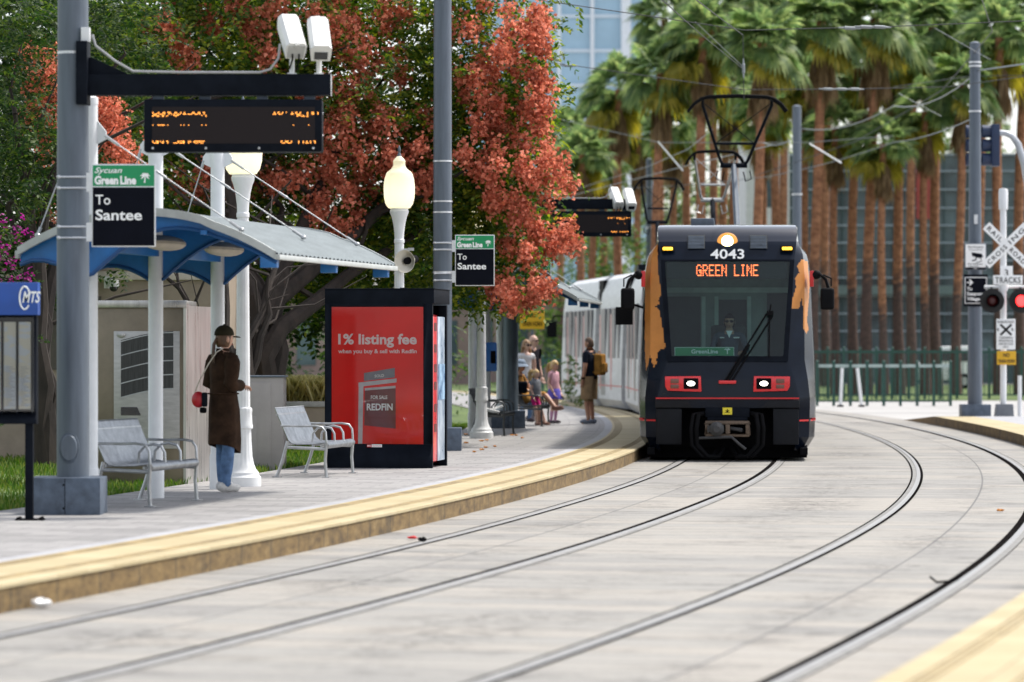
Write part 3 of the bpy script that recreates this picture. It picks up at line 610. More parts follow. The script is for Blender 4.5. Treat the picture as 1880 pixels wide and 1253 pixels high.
mb = MB(); mb.box((.09,-.17,4.27),(.17,-.09,4.40)); mb.build('junction_box', white, p1, bevel=.008)
# departure display on its arm: local origin on the platform at the pole's foot
def display(loc, label):
    t = T('departure_display', label, 'display board', V3(loc)-V3((0,0,.325)), 0, 'departure displays on black arms over the platform')
    y = -.05
    mb = MB(); mb.box((.05,y-.16,4.03),(.15,y+.14,4.60)); mb.build('mounting_plate', black, t, bevel=.006)
    mb = MB(); mb.box((.15,y-.09,4.115),(2.34,y+.09,4.30)); mb.prism([(.15,4.303),(.15,4.46),(.2,4.45),(.52,4.303)], (0,y+.04,0), (1,0,0), (0,0,1), .08)
    mb.box((2.34,y-.09,4.11),(2.347,y+.09,4.31), 1); mb.box((.5,y-.085,4.30),(2.34,y+.085,4.306), 1)
    mb.build('arm', [black, BAND], t, bevel=.005)
    mb = MB(); mb.box((.66,y-.13,3.60),(2.27,y+.11,4.075)); ca = mb.build('display_case', black, t, bevel=.018)
    mb = MB()
    for x in (.78,1.2,1.72,2.15): mb.box((x-.05,y-.03,4.07),(x+.05,y+.03,4.117))
    mb.build('hanger', galv_dk, t)
    mb = MB()
    for x in (.74,1.22,1.70,2.19): mb.ell((x,y-.132,3.632), (.011,.006,.011))
    for z in (3.75,3.95): mb.ell((2.272,y-.05,z), (.006,.01,.01))
    mb.build('screw', BAND, ca)
    mb = MB(); mb.box((.735,y-.134,3.675),(2.205,y-.128,4.005)); sc = mb.build('screen', SCREEN, t)
    mb = MB(); u = (1,0,0); v = (0,0,1); pi = (.0102,.0082)
    for txt, xx, z, rows in (('CONVOISON',.742,3.988,(4,5,6)), ('PNK Transit',.742,3.928,(0,1)), ('CAN  To  It',.742,3.865,(3,)), ('GRN Santee',.742,3.728,(4,5,6)),
                             ('10:10 AM',1.82,3.988,(4,5,6)), ('  PM',1.94,3.928,(0,1)), ('5  1',1.97,3.865,(3,)), ('00 MIN',1.90,3.728,(4,5,6))):
        dots(mb, txt, (xx,y-.1365,z), u, v, pi, .0074, rows, adv=4.6 if len(txt) > 9 else 5.2)
    mb.build('lettering', amber, sc)
    mb = MB(); cpts = [(.19,y-.1,4.66),(.22,y-.1,4.56),(.40,y-.1,4.42),(.56,y-.1,4.33),(1.0,y-.09,4.32),(1.7,y-.09,4.32),(1.80,y-.08,4.35),(1.87,y-.06,4.45),(1.885,y-.06,4.58)]
    mb.tube([V3(p) for p in cpts], .012, 6); mb.build('cable', M('grey_cable', (.35,.35,.36), .5), t)
    return t
m, n_, b_, L_ = nodes('led_screen'); tc = n_.nodes.new('ShaderNodeTexCoord'); br = n_.nodes.new('ShaderNodeTexBrick'); br.offset = 0; br.inputs['Scale'].default_value = 1; br.inputs['Brick Width'].default_value = .0102; br.inputs['Row Height'].default_value = .0102; br.inputs['Mortar Size'].default_value = .0016
mpp = n_.nodes.new('ShaderNodeMapping'); mpp.inputs['Rotation'].default_value = (R(-90),0,0); L_.new(tc.outputs['Object'], mpp.inputs[0]); L_.new(mpp.outputs[0], br.inputs[0])
b_.inputs['Specular IOR Level'].default_value = .05; br.inputs['Color1'].default_value = (.03,.023,.023,1); br.inputs['Color2'].default_value = (.034,.026,.025,1); br.inputs['Mortar'].default_value = (.018,.016,.018,1); L_.new(br.outputs[0], b_.inputs['Base Color']); b_.inputs['Roughness'].default_value = .5
SCREEN = m
camw = M('camera_white', (.70,.70,.68), .4, var=.05); camg = M('camera_grey_end', (.42,.42,.41), .5, var=.1)
def cctv(loc, yaw, pitch, label, roll=0):
    t = T('security_camera', label, 'camera', loc, 0, 'box cameras on the display arms')
    rot = Matrix.Rotation(yaw, 3, 'Z')@Matrix.Rotation(pitch, 3, 'X')
    c = V3((0,0,.33))
    def rb(mb, a, b, m=0):
        q = MB(); q.box(a, b); mb.add([rot@V3(p)+c for p in q.v], q.f, m)
    mb = MB(); mb.tube([(0,0,0),(0,0,.2)], .024, 10); mb.box((-.04,-.04,-.004),(.04,.04,.012)); mb.build('stem', camw, t)
    mb = MB(); q = MB(); pr = [(-.085,-.075),(.085,-.075),(.095,.0),(.095,.055),(.065,.09),(-.065,.09),(-.095,.055),(-.095,0)]
    k = len(pr); q.add([(x,-.26,z) for x,z in pr]+[(x,.22,z) for x,z in pr], [(i,(i+1)%k,k+(i+1)%k,k+i) for i in range(k)]+[tuple(range(k-1,-1,-1)),tuple(range(k,2*k))]); mb.add([rot@V3(p)+c for p in q.v], q.f); h = mb.build('housing', camw, t, angle=25)
    mb = MB(); rb(mb, (-.06,-.267,-.055),(.06,-.258,.02)); mb.build('lens_window', sideglass, h)
    mb = MB(); rb(mb, (-.075,.218,-.065),(.075,.226,.06)); rb(mb, (-.02,.224,.05),(.02,.24,.085)); mb.build('rear_plate', camg, h)
    mb = MB()
    for x in (-.03,.03): mb.tube([rot@V3((x,.23,-.02))+c, rot@V3((x,.26,-.06))+c, rot@V3((x,.2,-.2))+c], .008, 6)
    mb.build('cable', dark, h)
    return t
d1 = display(P1, 'large black departure display with amber dots on the arm of the nearest pole')
cctv(P1+V3((1.99,-.05,3.981)), R(195), R(-38), 'white box camera turned away, left of the pair above the nearest display')
cctv(P1+V3((2.235,-.05,3.981)), R(8), R(38), 'white box camera facing us, right of the pair above the nearest display')
# hanging line sign
def palm_glyph(mb, o, s, y, m):
    o = V3(o)
    mb.add([o+V3((x*s,y,z*s)) for x, z in ((-.06,-.5),(.06,-.5),(.10,.05),(.02,.05))], [(0,1,2,3)], m)
    for a, l in ((165,.46),(125,.42),(85,.36),(45,.42),(12,.46),(205,.40),(-28,.40)):
        d = V3((math.cos(R(a)),0,math.sin(R(a)))); pr = V3((-d.z,0,d.x)); t0 = o+V3((.05*s,y,.08*s)); tip = t0+d*l*s+V3((0,0,-.12*s))
        mb.add([t0, t0+d*l*.5*s-pr*.07*s, tip, t0+d*l*.5*s+pr*.09*s], [(0,1,2,3)], m)
def line_sign(loc, label):
    t = T('hanging_sign', label, 'sign', loc, 0, 'green and black line signs clamped to the poles')
    y = -.15
    mb = MB(); mb.box((.185,y-.012,2.415),(.765,y+.012,3.165)); pan = mb.build('panel', M('sign_aluminium_edge', (.72,.73,.74), .35, .3), t, bevel=.008)
    mb = MB(); mb.box((.197,y-.0145,2.427),(.753,y-.011,2.955)); mb.build('black_field', navy_s, pan)
    mb = MB(); mb.box((.197,y-.0145,2.965),(.753,y-.011,3.153)); mb.build('green_field', green_s, pan)
    mb = MB(); yy = y-.0165
    mb.text('Sycuan', (.213,yy,3.085), .052, width=.25, shear=.35, bold=.012); mb.text('Green', (.213,yy,2.984), .074, width=.215, bold=.05); mb.text('Line', (.445,yy,2.984), .074, width=.145, bold=.05)
    palm_glyph(mb, (.665,yy,3.05), .11, 0, 0); mb.text('To', (.222,yy,2.80), .092, width=.135, bold=.008); mb.text('Santee', (.222,yy,2.66), .096, width=.42, bold=.022)
    mb.build('lettering', whiteG, pan)
    for z in (2.55,3.0):
        mb = MB(); mb.box((.14,y-.02,z-.085),(.19,y+.01,z+.085))
        for q in (z-.05,z+.05): mb.tube([(-.10,y-.01,q),(.19,y-.005,q)], .009, 6); mb.ell((-.11,y-.012,q), (.02,.012,.016))
        mb.build('bracket', BAND, t)
    return t
s1 = line_sign(P1, 'green and black line sign reading To Santee under the nearest departure display')
P2 = W(812,828,55.8); P2.z = Z0; P2.y += .25
p2 = pole('catenary_pole', 'grey steel pole rising out of frame behind the red advert kiosk', P2, .138, .122, 11, hand=False)
mb = MB()
for z in (2.5,2.62,2.95,3.05,3.5,3.66,4.25): mb.lathe([(.140,z-.012),(.143,z-.012),(.143,z+.012),(.140,z+.012)], 26, cap=False)
mb.build('clamp_band', BAND, p2)
dup(s1, P2, label='green and black line sign reading To Santee right of the pole behind the red kiosk')
P3 = W(937,787,71.4); P3.z = Z0; P3.y += .3
p3 = pole('catenary_pole', 'dark grey steel pole beside the seated passengers, its top lost in red leaves', P3, .148, .125, 9, hand=False, mat=M('shaded_pole_steel', (.13,.165,.20), .5, .3, var=.2, streak=(3,3,.6)))
dup(d1, P3, label='smaller far departure display left of the tram, half behind the red tree')
dup(s1, P3, label='far line sign mostly hidden by the red leaves above the second shelter')
for i, (dx, yaw, lab) in enumerate(((1.99,195,'blurred white box camera, left of the far pair above the second display'),(2.235,10,'blurred white box camera, right of the far pair beside the tram pantographs'))):
    cctv(P3+V3((dx,-.05,3.981)), R(yaw), R(38 if i else -38), lab)
# ------------------------------------------------------------------ shelters
def shelter(loc, rz, label, far=False):
    """local x runs along the platform away from the camera, local -y points to the tracks; z = 0 on the platform"""
    t = T('platform_shelter', label, 'shelter', loc, rz, 'blue and white platform shelters')
    L0, L1 = -2.55, 2.75; cols = (-2.3, 0, 2.45)
    def rz_(v): return 2.79-.35*((v-.6)/1.2)**2-(.02 if v > 1.2 else 0)
    vs = np.linspace(-.62, 1.86, 22)
    # corrugated sheet
    us = np.linspace(L0, L1, 53*5+1); P = []; F = []
    for u in us:
        for v in vs: P.append((u, -v, rz_(v)+.009*np.sin(2*np.pi*u/.17)))
    nv = len(vs); a = (np.arange(len(us)-1)[:, None]*nv+np.arange(nv-1)).ravel()
    npmesh('corrugated_roof', P, np.c_[a, a+nv, a+nv+1, a+1], CORR, None, t, smooth=True)
    for ue, s in ((L0, -1), (L1, 1)):                  # white end trims following the curve
        mb = MB(); lo = [(ue, -v, rz_(v)-.055) for v in vs]; hi = [(ue, -v, rz_(v)+.022) for v in vs]; lo2 = [(ue+.05*s, p[1], p[2]) for p in lo]; hi2 = [(ue+.05*s, p[1], p[2]) for p in hi]
        k = nv; mb.add(lo+hi+lo2+hi2, [f for i in range(k-1) for f in ((i,i+1,k+i+1,k+i),(2*k+i,3*k+i,3*k+i+1,2*k+i+1),(k+i,k+i+1,3*k+i+1,3*k+i),(i,2*k+i,2*k+i+1,i+1))])
        mb.build('end_trim', SHW, t)
    mb = MB(); mb.box((L0,-1.90,rz_(1.86)-.06),(L1,-1.85,rz_(1.86)-.012)); mb.build('eave_gutter', SHW, t, bevel=.01); mb = MB(); mb.box((L0,.62,rz_(-.62)-.085),(L1,.66,rz_(-.62)-.01)); mb.build('eave_gutter', SHW, t, bevel=.01)
    for u in (L0+.08, 0, 2.45): mb = MB(); mb.box((u-.04,-1.86,rz_(1.8)-.17),(u+.04,-1.70,rz_(1.8)-.06)); mb.build('eave_block', bluep, t, bevel=.006)
    def low(v):                                        # gull-wing lower edge of the ribs, deepest at the column
        if v >= 0: f = min(v/1.05, 1); d = .46*(1-math.sin(f*math.pi/2))+.13; return rz_(v)-max(d, .10)+(.0 if v < 1.0 else (v-1.0)*.05)
        f = min(-v/.6, 1); return rz_(v)-.09-(.42)*(1-f)**1.5-.05
    for u in (L0+.06, cols[1], cols[2]):
        mb = MB(); k = nv
        for s in (0, .045): mb.v += [(u+s, -v, rz_(v)-.02) for v in vs]+[(u+s, -v, low(v)) for v in vs]
        for i in range(k-1):
            for f in ((i,i+1,k+i+1,k+i),(2*k+i,3*k+i,3*k+i+1,2*k+i+1),(k+i,k+i+1,3*k+i+1,3*k+i)): mb.f.append(list(f)); mb.mi.append(0)
        mb.f += [[0,k,3*k,2*k],[k-1,2*k-1,4*k-1,3*k-1]]; mb.mi += [0,0]; rb = mb.build('rib', bluep, t, bevel=0)
        mb = MB(); mb.tube([(u-.012,-v,low(v)) for v in vs], .02, 6); mb.build('rib_flange', BLUE2, rb)
    mb = MB(); mb.box((L0,-.05,2.42),(L1,.05,2.56)); mb.build('purlin', bluep, t); mb = MB(); mb.box((L0,-1.2,2.56),(L1,-1.14,2.60)); mb.build('purlin', bluep, t)
    mb = MB(); P = [(u,-v,rz_(v)-.03) for u in (L0,L1) for v in vs]; mb.add(P, [(i,i+1,nv+i+1,nv+i) for i in range(nv-1)]); mb.build('soffit', BLUE2, t)
    for u in (-1.2, 1.1):
        mb = MB(); mb.ell((u,-.42,2.52), (.62,.15,.075)); mb.build('soffit_light', M('cream_diffuser', (.40,.36,.29), .5), t)
    for i, u in enumerate(cols):
        mb = MB(); mb.lathe([(.086,-.01),(.086,.36),(.080,.37),(.075,.38),(.074,3.80),(.078,3.80),(.078,3.86),(.03,3.89),(0,3.89)], 22); c = mb.build('column', white, t)
        mb = MB()
        for s in (-1, 1): mb.prism([(.06,3.42),(.16,3.47),(.16,3.54),(.06,3.66)] if s > 0 else [(-.06,3.66),(-.16,3.54),(-.16,3.47),(-.06,3.42)], (u*0+.01,0,0), (0,-1,0), (0,0,1), .02)
        mb.build('gusset', white, c)
        for v1 in (1.52, -.45):
            a = V3((0, -.15*np.sign(v1), 3.50)); b = V3((-.2 if i == 0 else 0, -v1, rz_(v1)+.04)); mb = MB()
            mb.tube([a, b], .0065, 6); d = (b-a); mb.tube([a, a+d*.1], .015, 8); mb.tube([b-d*.08, b], .015, 8); mb.tube([a+d*.38, a+d*.45], .012, 6); mb.ell(tuple(b), (.03,.03,.022)); mb.build('tie_rod', steel, c)
        c.location = (u, 0, 0)
    return t
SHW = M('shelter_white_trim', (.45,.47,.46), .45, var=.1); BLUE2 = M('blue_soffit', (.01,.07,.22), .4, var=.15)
CORR = M('corrugated_roof_sheet', (.20,.225,.235), .75, 0, spec=.08, var=.1, scale=2, streak=(1,5,1))
c2 = V3((-3.57,38.2,Z0)); shelter(c2, math.atan2(1,.18), 'near blue and white shelter with curved corrugated roof and tie rods')
# second shelter beyond the kiosk
c3 = V3((W(893,790,69).x,69.3,Z0)); shelter(c3, math.atan2(1,.10), 'far blue shelter roof beyond the kiosk, partly behind red leaves')
# ------------------------------------------------------------------ lamp posts
lampw = M('lamp_white_iron', (.70,.71,.72), .45, var=.06, bump=.03)
def globe_mat(name, s):
    m, n, b, L = nodes(name); tc = n.nodes.new('ShaderNodeTexCoord'); g = n.nodes.new('ShaderNodeVectorMath'); g.operation = 'DISTANCE'; g.inputs[1].default_value = (0,0,3.64); L.new(tc.outputs['Object'], g.inputs[0])
    b.inputs['Base Color'].default_value = (.72,.66,.44,1); b.inputs['Roughness'].default_value = .3; b.inputs['Emission Color'].default_value = (1,.86,.46,1); b.inputs['Emission Strength'].default_value = s; return m
globe_m = globe_mat('lit_frosted_globe', .28); bulb_m = EM('lamp_bulb', (1,.95,.80), 5)
def globe_glass():
    m, n, b, L = nodes('frosted_globe_glass'); b.inputs['Base Color'].default_value = (.72,.69,.58,1); b.inputs['Roughness'].default_value = .35
    t = n.nodes.new('ShaderNodeBsdfTranslucent'); t.inputs[0].default_value = (.86,.82,.66,1); mx = n.nodes.new('ShaderNodeMixShader'); mx.inputs[0].default_value = .5
    L.new(b.outputs[0], mx.inputs[1]); L.new(t.outputs[0], mx.inputs[2]); L.new(mx.outputs[0], n.nodes['Material Output'].inputs[0])
    b.inputs['Emission Color'].default_value = (1,.92,.66,1); b.inputs['Emission Strength'].default_value = .10
    return m
gg = globe_glass()
def flute(a, z): return 1-.05*(.5+.5*math.cos(a*14)) if .22 < z < .62 or .80 < z < 2.9 else 1
def lamp(loc, label):
    t = T('street_lamp', label, 'street lamp', loc, 0, 'white ornamental globe lamps on the platform')
    mb = MB(); mb.lathe([(r_*(.84 if z_ < .7 else .80), z_) for r_, z_ in [(.235,-.01),(.235,.10),(.215,.115),(.205,.13),(.205,.15),(.165,.19),(.16,.21),(.145,.24),(.125,.32),(.112,.5),(.107,.62),(.128,.63),(.13,.66),(.122,.68),(.122,.80),(.13,.82),(.125,.85),(.10,.86),(.092,1.6),(.078,2.92),(.088,2.93),(.088,2.97),(.078,2.98),(.082,3.06),(.105,3.20),(.13,3.28),(.155,3.33),(.16,3.36),(.15,3.37),(.15,3.40)]], 56, flute=flute); mb.build('post', lampw, t)
    mb = MB(); mb.lathe([(.105,3.385),(.15,3.40),(.185,3.45),(.205,3.53),(.212,3.62),(.21,3.71),(.20,3.79),(.18,3.86),(.16,3.89),(.125,3.915),(.10,3.94),(.085,3.965),(.08,4.0),(.085,4.03),(.07,4.06),(.04,4.09),(.02,4.11)], 32, cap=False); mb.build('globe', gg, t)
    mb = MB(); mb.ell((0,0,3.62), (.06,.06,.09)); mb.tube([(0,0,3.4),(0,0,3.56)], .03); mb.build('bulb', bulb_m, t)
    mb = MB(); mb.lathe([(.03,4.10),(.022,4.13),(.012,4.15),(.02,4.17),(.02,4.2),(.008,4.24),(0,4.25)], 12); mb.build('finial', galv, t)
    return t
l1 = lamp(V3((W(446,893,41.5).x,41.5,Z0)), 'white fluted globe lamp standing directly behind the waiting woman')
lB = V3((W(733,843,51.6).x,51.6,Z0)); dup(l1, lB, label='lit white globe lamp behind the kiosk with a loudspeaker horn on its post')
lC = V3((W(884,805,63.6).x,63.6,Z0)); dup(l1, lC, label='white lamp column right of the kiosk with its top hidden in the red tree')
hz = 2.69
t = T('loudspeaker', 'beige horn loudspeaker fixed to the lamp post behind the kiosk', 'loudspeaker', lB+V3((.14,-.05,hz)))
ax = (V3((math.cos(.5),math.sin(.5),0)), V3((0,0,1)), V3((-.35,-.9,-.1)).normalized())
mb = MB(); mb.lathe([(.05,-.12),(.06,-.05),(.08,.02),(.145,.16),(.155,.17),(.145,.165),(.07,.05),(.0,.04)], 24, ax=ax, cap=False); mb.build('horn', M('beige_horn', (.45,.42,.35), .5, var=.1), t)
mb = MB(); mb.lathe([(.0,.12),(.045,.11),(.05,.06),(.05,.03)], 16, ax=ax, cap=False); mb.lathe([(.055,-.2),(.06,-.05)], 12, ax=ax); mb.build('driver', dark, t)
mb = MB(); mb.box((-.08,-.02,-.02),(.0,.02,.16)); mb.box((-.02,-.03,.13),(.06,.03,.17)); mb.build('bracket', steel, t)
t = T('notice_sign', 'narrow black vertical do not litter notice on the lamp post behind the kiosk', 'sign', lB+V3((.055,-.12,1.98)))
mb = MB(); mb.box((-.04,-.006,-.25),(.06,.006,.34)); pn = mb.build('panel', navy_s, t)
mb = MB(); 
for i, (tx, z) in enumerate((('DO',.27),('NOT',.18),('LITTER',.09),('Keep',-.0),('Clean',-.09))): mb.text(tx, (.01,-.008,z), .042, width=.07, al='C', bold=.01)
mb.build('lettering', whiteG, pn)
# ------------------------------------------------------------------ advert kiosk with a drinks machine
kr = V3((-.995,47.66,Z0)); ka = math.atan2(-.146,1)
k = T('advert_kiosk', 'black framed kiosk with a large red house sale poster', 'kiosk', kr, ka)   # origin: near right corner; local -x along the front, +y back
KW, KD, KHt = 1.37, 1.22, 2.24
mb = MB(); mb.box((-KW,0,2.06),(.02,KD,KHt)); mb.box((-KW-.005,-.01,KHt),(.03,KD+.01,KHt+.012)); mb.build('roof', black, k, bevel=.006)
mb = MB(); mb.box((-KW,.0,-.005),(0,.06,.30)); mb.box((-KW,.0,.30),(-KW+.085,.06,2.06)); mb.box((-.115,.0,.30),(0,.06,2.06)); mb.box((-KW+.085,.0,2.02),(-.115,.06,2.06)); mb.build('front_frame', black, k, bevel=.006)
mb = MB(); mb.box((-KW,.07,0),(-KW+.05,KD,2.05)); mb.box((-KW+.06,KD-.06,0),(-.02,KD,2.05)); mb.box((-.14,.07,0),(-.03,.14,2.05)); mb.box((-.10,KD-.14,0),(.0,KD-.061,2.05)); mb.build('side_frame', black, k)
POST = M('red_poster', (.85,.018,.014), .45, var=.07, scale=1.2, spec=.2)
x0, x1, z0, z1 = -KW+.085, -.115, .30, 2.02
mb = MB(); mb.box((x0,.012,z0),(x1,.02,z1)); po = mb.build('poster', POST, k)
pk_ = M('pink_white_print', (.86,.74,.73), .5, var=.03); yy = .010
mb = MB(); xc = (x0+x1)/2
mb.text('1% listing fee', (xc,yy,1.555), .130, width=1.0, al='C', bold=.03); mb.text('when you buy & sell with Redfin', (xc,yy,1.44), .052, width=1.0, al='C', bold=.025); mb.build('lettering', pk_, po)
def pp(cx, cy): return (x0+(cx-322)/(775-322)*(x1-x0), z0+(870-cy)/(870-208)*(z1-z0))
def quad(mb, P, y, m=0): mb.add([(pp(*p)[0], y, pp(*p)[1]) for p in P], [(0,1,2,3)], m)
mb = MB(); quad(mb, [(453,868),(474,868),(480,582),(456,582)], .0105); quad(mb, [(455,594),(643,572),(643,553),(455,573)], .0100); quad(mb, [(486,612),(638,600),(638,588),(486,600)], .0102); mb.build('printed_sign_post', M('print_pale_grey', (.58,.58,.60), .5), po)
mb = MB(); quad(mb, [(482,566),(634,548),(634,502),(482,527)], .0108); mb.build('printed_sold_rider', M('print_blue_grey', (.23,.24,.27), .5), po)
mb = MB(); quad(mb, [(484,780),(638,795),(638,600),(486,612)], .0110); mb.build('printed_sign_board', M('print_maroon', (.17,.012,.018), .5, var=.3, scale=2), po)
mb = MB(); c = pp(558,540); mb.text('SOLD', (c[0],.0085,c[1]-.018), .036, u=V3((1,0,.08)).normalized(), width=.12, al='C', bold=.015); c = pp(557,652); mb.text('FOR SALE', (c[0],.0085,c[1]), .045, width=.21, al='C', bold=.02); c = pp(560,706); mb.text('REDFIN', (c[0],.0085,c[1]), .085, width=.33, al='C', bold=.03); mb.build('lettering', whiteG, po)
mb = MB(); mb.box((-.83,-.006,.262),(-.64,.0,.297)); mk = mb.build('maker_plate', whiteG, k); mb = MB(); mb.box((-.83,-.008,.262),(-.77,-.0055,.297)); mb.build('maker_plate_red', tram_red, mk)
mb = MB(); mb.text('BIG', (-.80,-.010,.271), .018, width=.045, al='C', bold=.02); mb.build('lettering', whiteG, mk); mb = MB(); mb.text('OUTDOOR', (-.705,-.010,.271), .016, width=.11, al='C'); mb.build('lettering', tram_red, mk)
mb = MB(); mb.add([(x0,-.0015,z0),(x1,-.0015,z0),(x1,-.0015,z1),(x0,-.0015,z1)], [(0,1,2,3)]); mb.build('glass', GLASS('poster_glass', (.97,.97,.97), .02, .05), k)
v = T('vending_machine', 'red and blue drinks vending machine inside the black kiosk', 'vending machine', kr, ka)
mb = MB(); mb.box((-1.0,.17,.05),(-.11,1.04,1.93)); mb.build('cabinet', lamp_red, v, bevel=.015)
mb = MB(); mb.box((-.12,.20,.08),(-.022,.50,1.90)); mb.build('red_door_panel', lamp_red, v, bevel=.01)
mb = MB(); mb.box((-.12,.51,.08),(-.012,1.02,1.90)); dr = mb.build('door', M('pale_blue_door_print', (.30,.42,.58), .3, var=.35, scale=3, col2=(.55,.62,.70)), v, bevel=.01)
mb = MB(); mb.box((-.055,.52,.85),(-.008,1.01,1.30)); mb.build('blue_graphic', M('blue_door_print', (.03,.16,.42), .3, var=.5, scale=5, col2=(.4,.6,.8)), dr)
mb = MB(); 
for i, z in enumerate((1.72,1.45,1.2,.98,.7,.45)): mb.box((-.03,.26,z),(-.018,.44,z+.10), 0)
mb.build('selection_button', M('dark_button_strip', (.10,.02,.02), .5), v)
# ------------------------------------------------------------------ benches
def bench(loc, rz, label, mat=None, seats=3, lit=True):
    mat = mat or steel; t = T('metal_bench', label, 'bench', loc, rz, 'metal rod benches on the platform')
    Lb = .53*seats; prof = [(.30,.80),(.315,.81),(.305,.79),(.25,.66),(.19,.52),(.15,.43),(.11,.395),(.05,.385),(-.15,.39),(-.27,.405),(-.31,.40),(-.325,.375),(-.315,.35),(-.29,.34)]
    n = 15*seats; mb = MB()
    for i in range(n): x = -Lb/2+Lb*(i+.5)/n; mb.tube([(x,y,z) for y, z in prof], .0095, 5)
    mb.build('slatted_seat', mat, t)
    mb = MB()
    for y, z in ((.275,.74),(.13,.40),(-.25,.38)): mb.tube([(-Lb/2,y+.012,z-.012),(Lb/2,y+.012,z-.012)], .016, 6)
    mb.build('frame_rail', mat, t)
    for i in range(seats+1):
        x = -Lb/2+Lb*i/seats; mb = MB(); e = i in (0, seats)
        mb.tube([(x,.24,.60),(x,.0,.595),(x,-.16,.60),(x,-.25,.585),(x,-.29,.53),(x,-.30,.40)] if e else [(x,-.02,.40),(x,-.03,.50),(x,-.09,.565),(x,-.17,.58),(x,-.25,.56),(x,-.285,.50),(x,-.29,.40)], .0135, 8); mb.build('armrest', mat, t)
    for x in (-Lb/2, Lb/2):
        for pts, f in (([(x,-.30,.40),(x,-.285,.2),(x,-.30,.0)], (x,-.30)), ([(x,.16,.42),(x,.22,.2),(x,.29,.0)], (x,.29))):
            mb = MB(); mb.tube(pts, .019, 8); mb.box((f[0]-.06,f[1]-.045,-.003),(f[0]+.06,f[1]+.045,.01)); mb.ell((f[0]+.035,f[1],.015), (.012,.012,.012)); mb.build('leg', mat, t)
        mb = MB(); mb.tube([(x,-.30,.33),(x,.18,.35)], .02, 8); mb.build('end_frame', mat, t)
    return t
def slope_rot(s): return math.atan2(1, s)
b1 = bench(V3((-3.56,36.9,Z0)), slope_rot(.2), 'silver rod bench under the near shelter beside the thick pole')
dup(b1, V3((-2.33,45.1,Z0)), slope_rot(.154), label='silver rod bench between the waiting woman and the red kiosk')
bd = bench(V3((-.35,66.0,Z0)), slope_rot(.10), 'dark bench with a newspaper on it behind the far lamp column', M('dark_bench_steel', (.06,.065,.07), .35, .6))
bd2 = dup(bd, V3((.35,74.0,Z0)), slope_rot(.09), label='dark far bench on which the family is sitting')
t = T('newspaper', 'folded white newspaper lying on the dark bench', 'newspaper', V3((-.40,65.6,Z0+.41))); mb = MB(); mb.obox((0,0,.03), (.38,.5,.05), Matrix.Rotation(.25,3,'Y')); mb.obox((.12,.2,.06), (.3,.3,.03), Matrix.Rotation(-.3,3,'Y')); mb.build('folded_sheets', whiteG, t, bevel=.008)
# ------------------------------------------------------------------ route map stand at the left edge
mp = T('map_stand', 'blue topped route map case on a black post at the left edge', 'information board', V3((W(54,955,33.3).x,33.3,Z0)))
mb = MB(); mb.box((-.035,-.035,0),(.035,.035,.86)); mb.build('post', black, mp, bevel=.006)
mb = MB(); mb.box((-.115,-.09,-.002),(.13,.09,.012))
for x in (-.09,.105): 
    for y in (-.07,.07): mb.ell((x,y,.018), (.016,.016,.012))
mb.build('foot_plate', dark, mp)
mb = MB(); mb.box((-1.2,-.06,.84),(.07,.06,.93)); mb.box((-1.2,-.06,.93),(.07,.06,1.79)); mb.build('case', black, mp, bevel=.006)
mb = MB(); mb.box((-1.25,-.085,1.79),(.085,.085,2.075)); hd = mb.build('header', M('royal_blue_panel', (.012,.07,.33), .4, var=.08), mp, bevel=.008)
mb = MB(); mb.text('MTS', (-.05,-.09,1.90), .10, width=.16, bold=.02, shear=.3, al='L'); mb.tube([V3((-.03+.045*math.cos(a),-.088,1.94+.10*math.sin(a))) for a in np.linspace(.4,5.6,18)], .008, 4); mb.build('lettering', whiteG, hd)
def map_mat(name, c1, c2, c3, sc):
    m, n, b, L = nodes(name); tc = n.nodes.new('ShaderNodeTexCoord'); vo = n.nodes.new('ShaderNodeTexVoronoi'); vo.inputs['Scale'].default_value = sc; mpn = n.nodes.new('ShaderNodeMapping'); mpn.inputs['Scale'].default_value = (1.0,1,2.2); L.new(tc.outputs['Object'], mpn.inputs[0]); L.new(mpn.outputs[0], vo.inputs[0])
    rp = n.nodes.new('ShaderNodeValToRGB'); e = rp.color_ramp.elements; e[0].color = rgba(c1); e[1].color = rgba(c2); q = e.new(.5); q.color = rgba(c3); rp.color_ramp.interpolation = 'CONSTANT'; sx = n.nodes.new('ShaderNodeSeparateColor'); L.new(vo.outputs['Color'], sx.inputs[0]); L.new(sx.outputs[0], rp.inputs[0]); L.new(rp.outputs[0], b.inputs['Base Color']); b.inputs['Roughness'].default_value = .6; return m
for i, (xa, xb) in enumerate(((-.215,.0-.10),(-.085,.02),(-.48,-.24),(-.75,-.5))):
    mb = MB(); mb.box((xa,-.066,.97),(xb,-.0605,1.73)); mm = mb.build('map_sheet', map_mat('map_print', (.66,.62,.50), (.55,.38,.08) if i == 0 else (.55,.16,.16), (.60,.62,.62), 12), mp)
    mb = MB()
    for k_ in range(22): z = 1.0+.016*k_; mb.box((xa+.015,-.0675,z),(xb-.015-.02*((k_*7) % 5)/2,-.0662,z+.004))
    mb.build('timetable_lines', M('timetable_ink', (.25,.25,.28), .7), mm)
mb = MB()
for x in (-.1,.03,-.23,-.49): mb.box((x-.008,-.075,.93),(x+.008,-.06,1.79))
mb.build('frame_bar', black, mp)
mb = MB(); mb.add([(-1.18,-.078,.95),(.05,-.078,.95),(.05,-.078,1.77),(-1.18,-.078,1.77)], [(0,1,2,3)]); mb.build('glass', GLASS('map_glass', (.95,.97,1), .06, .04), mp)
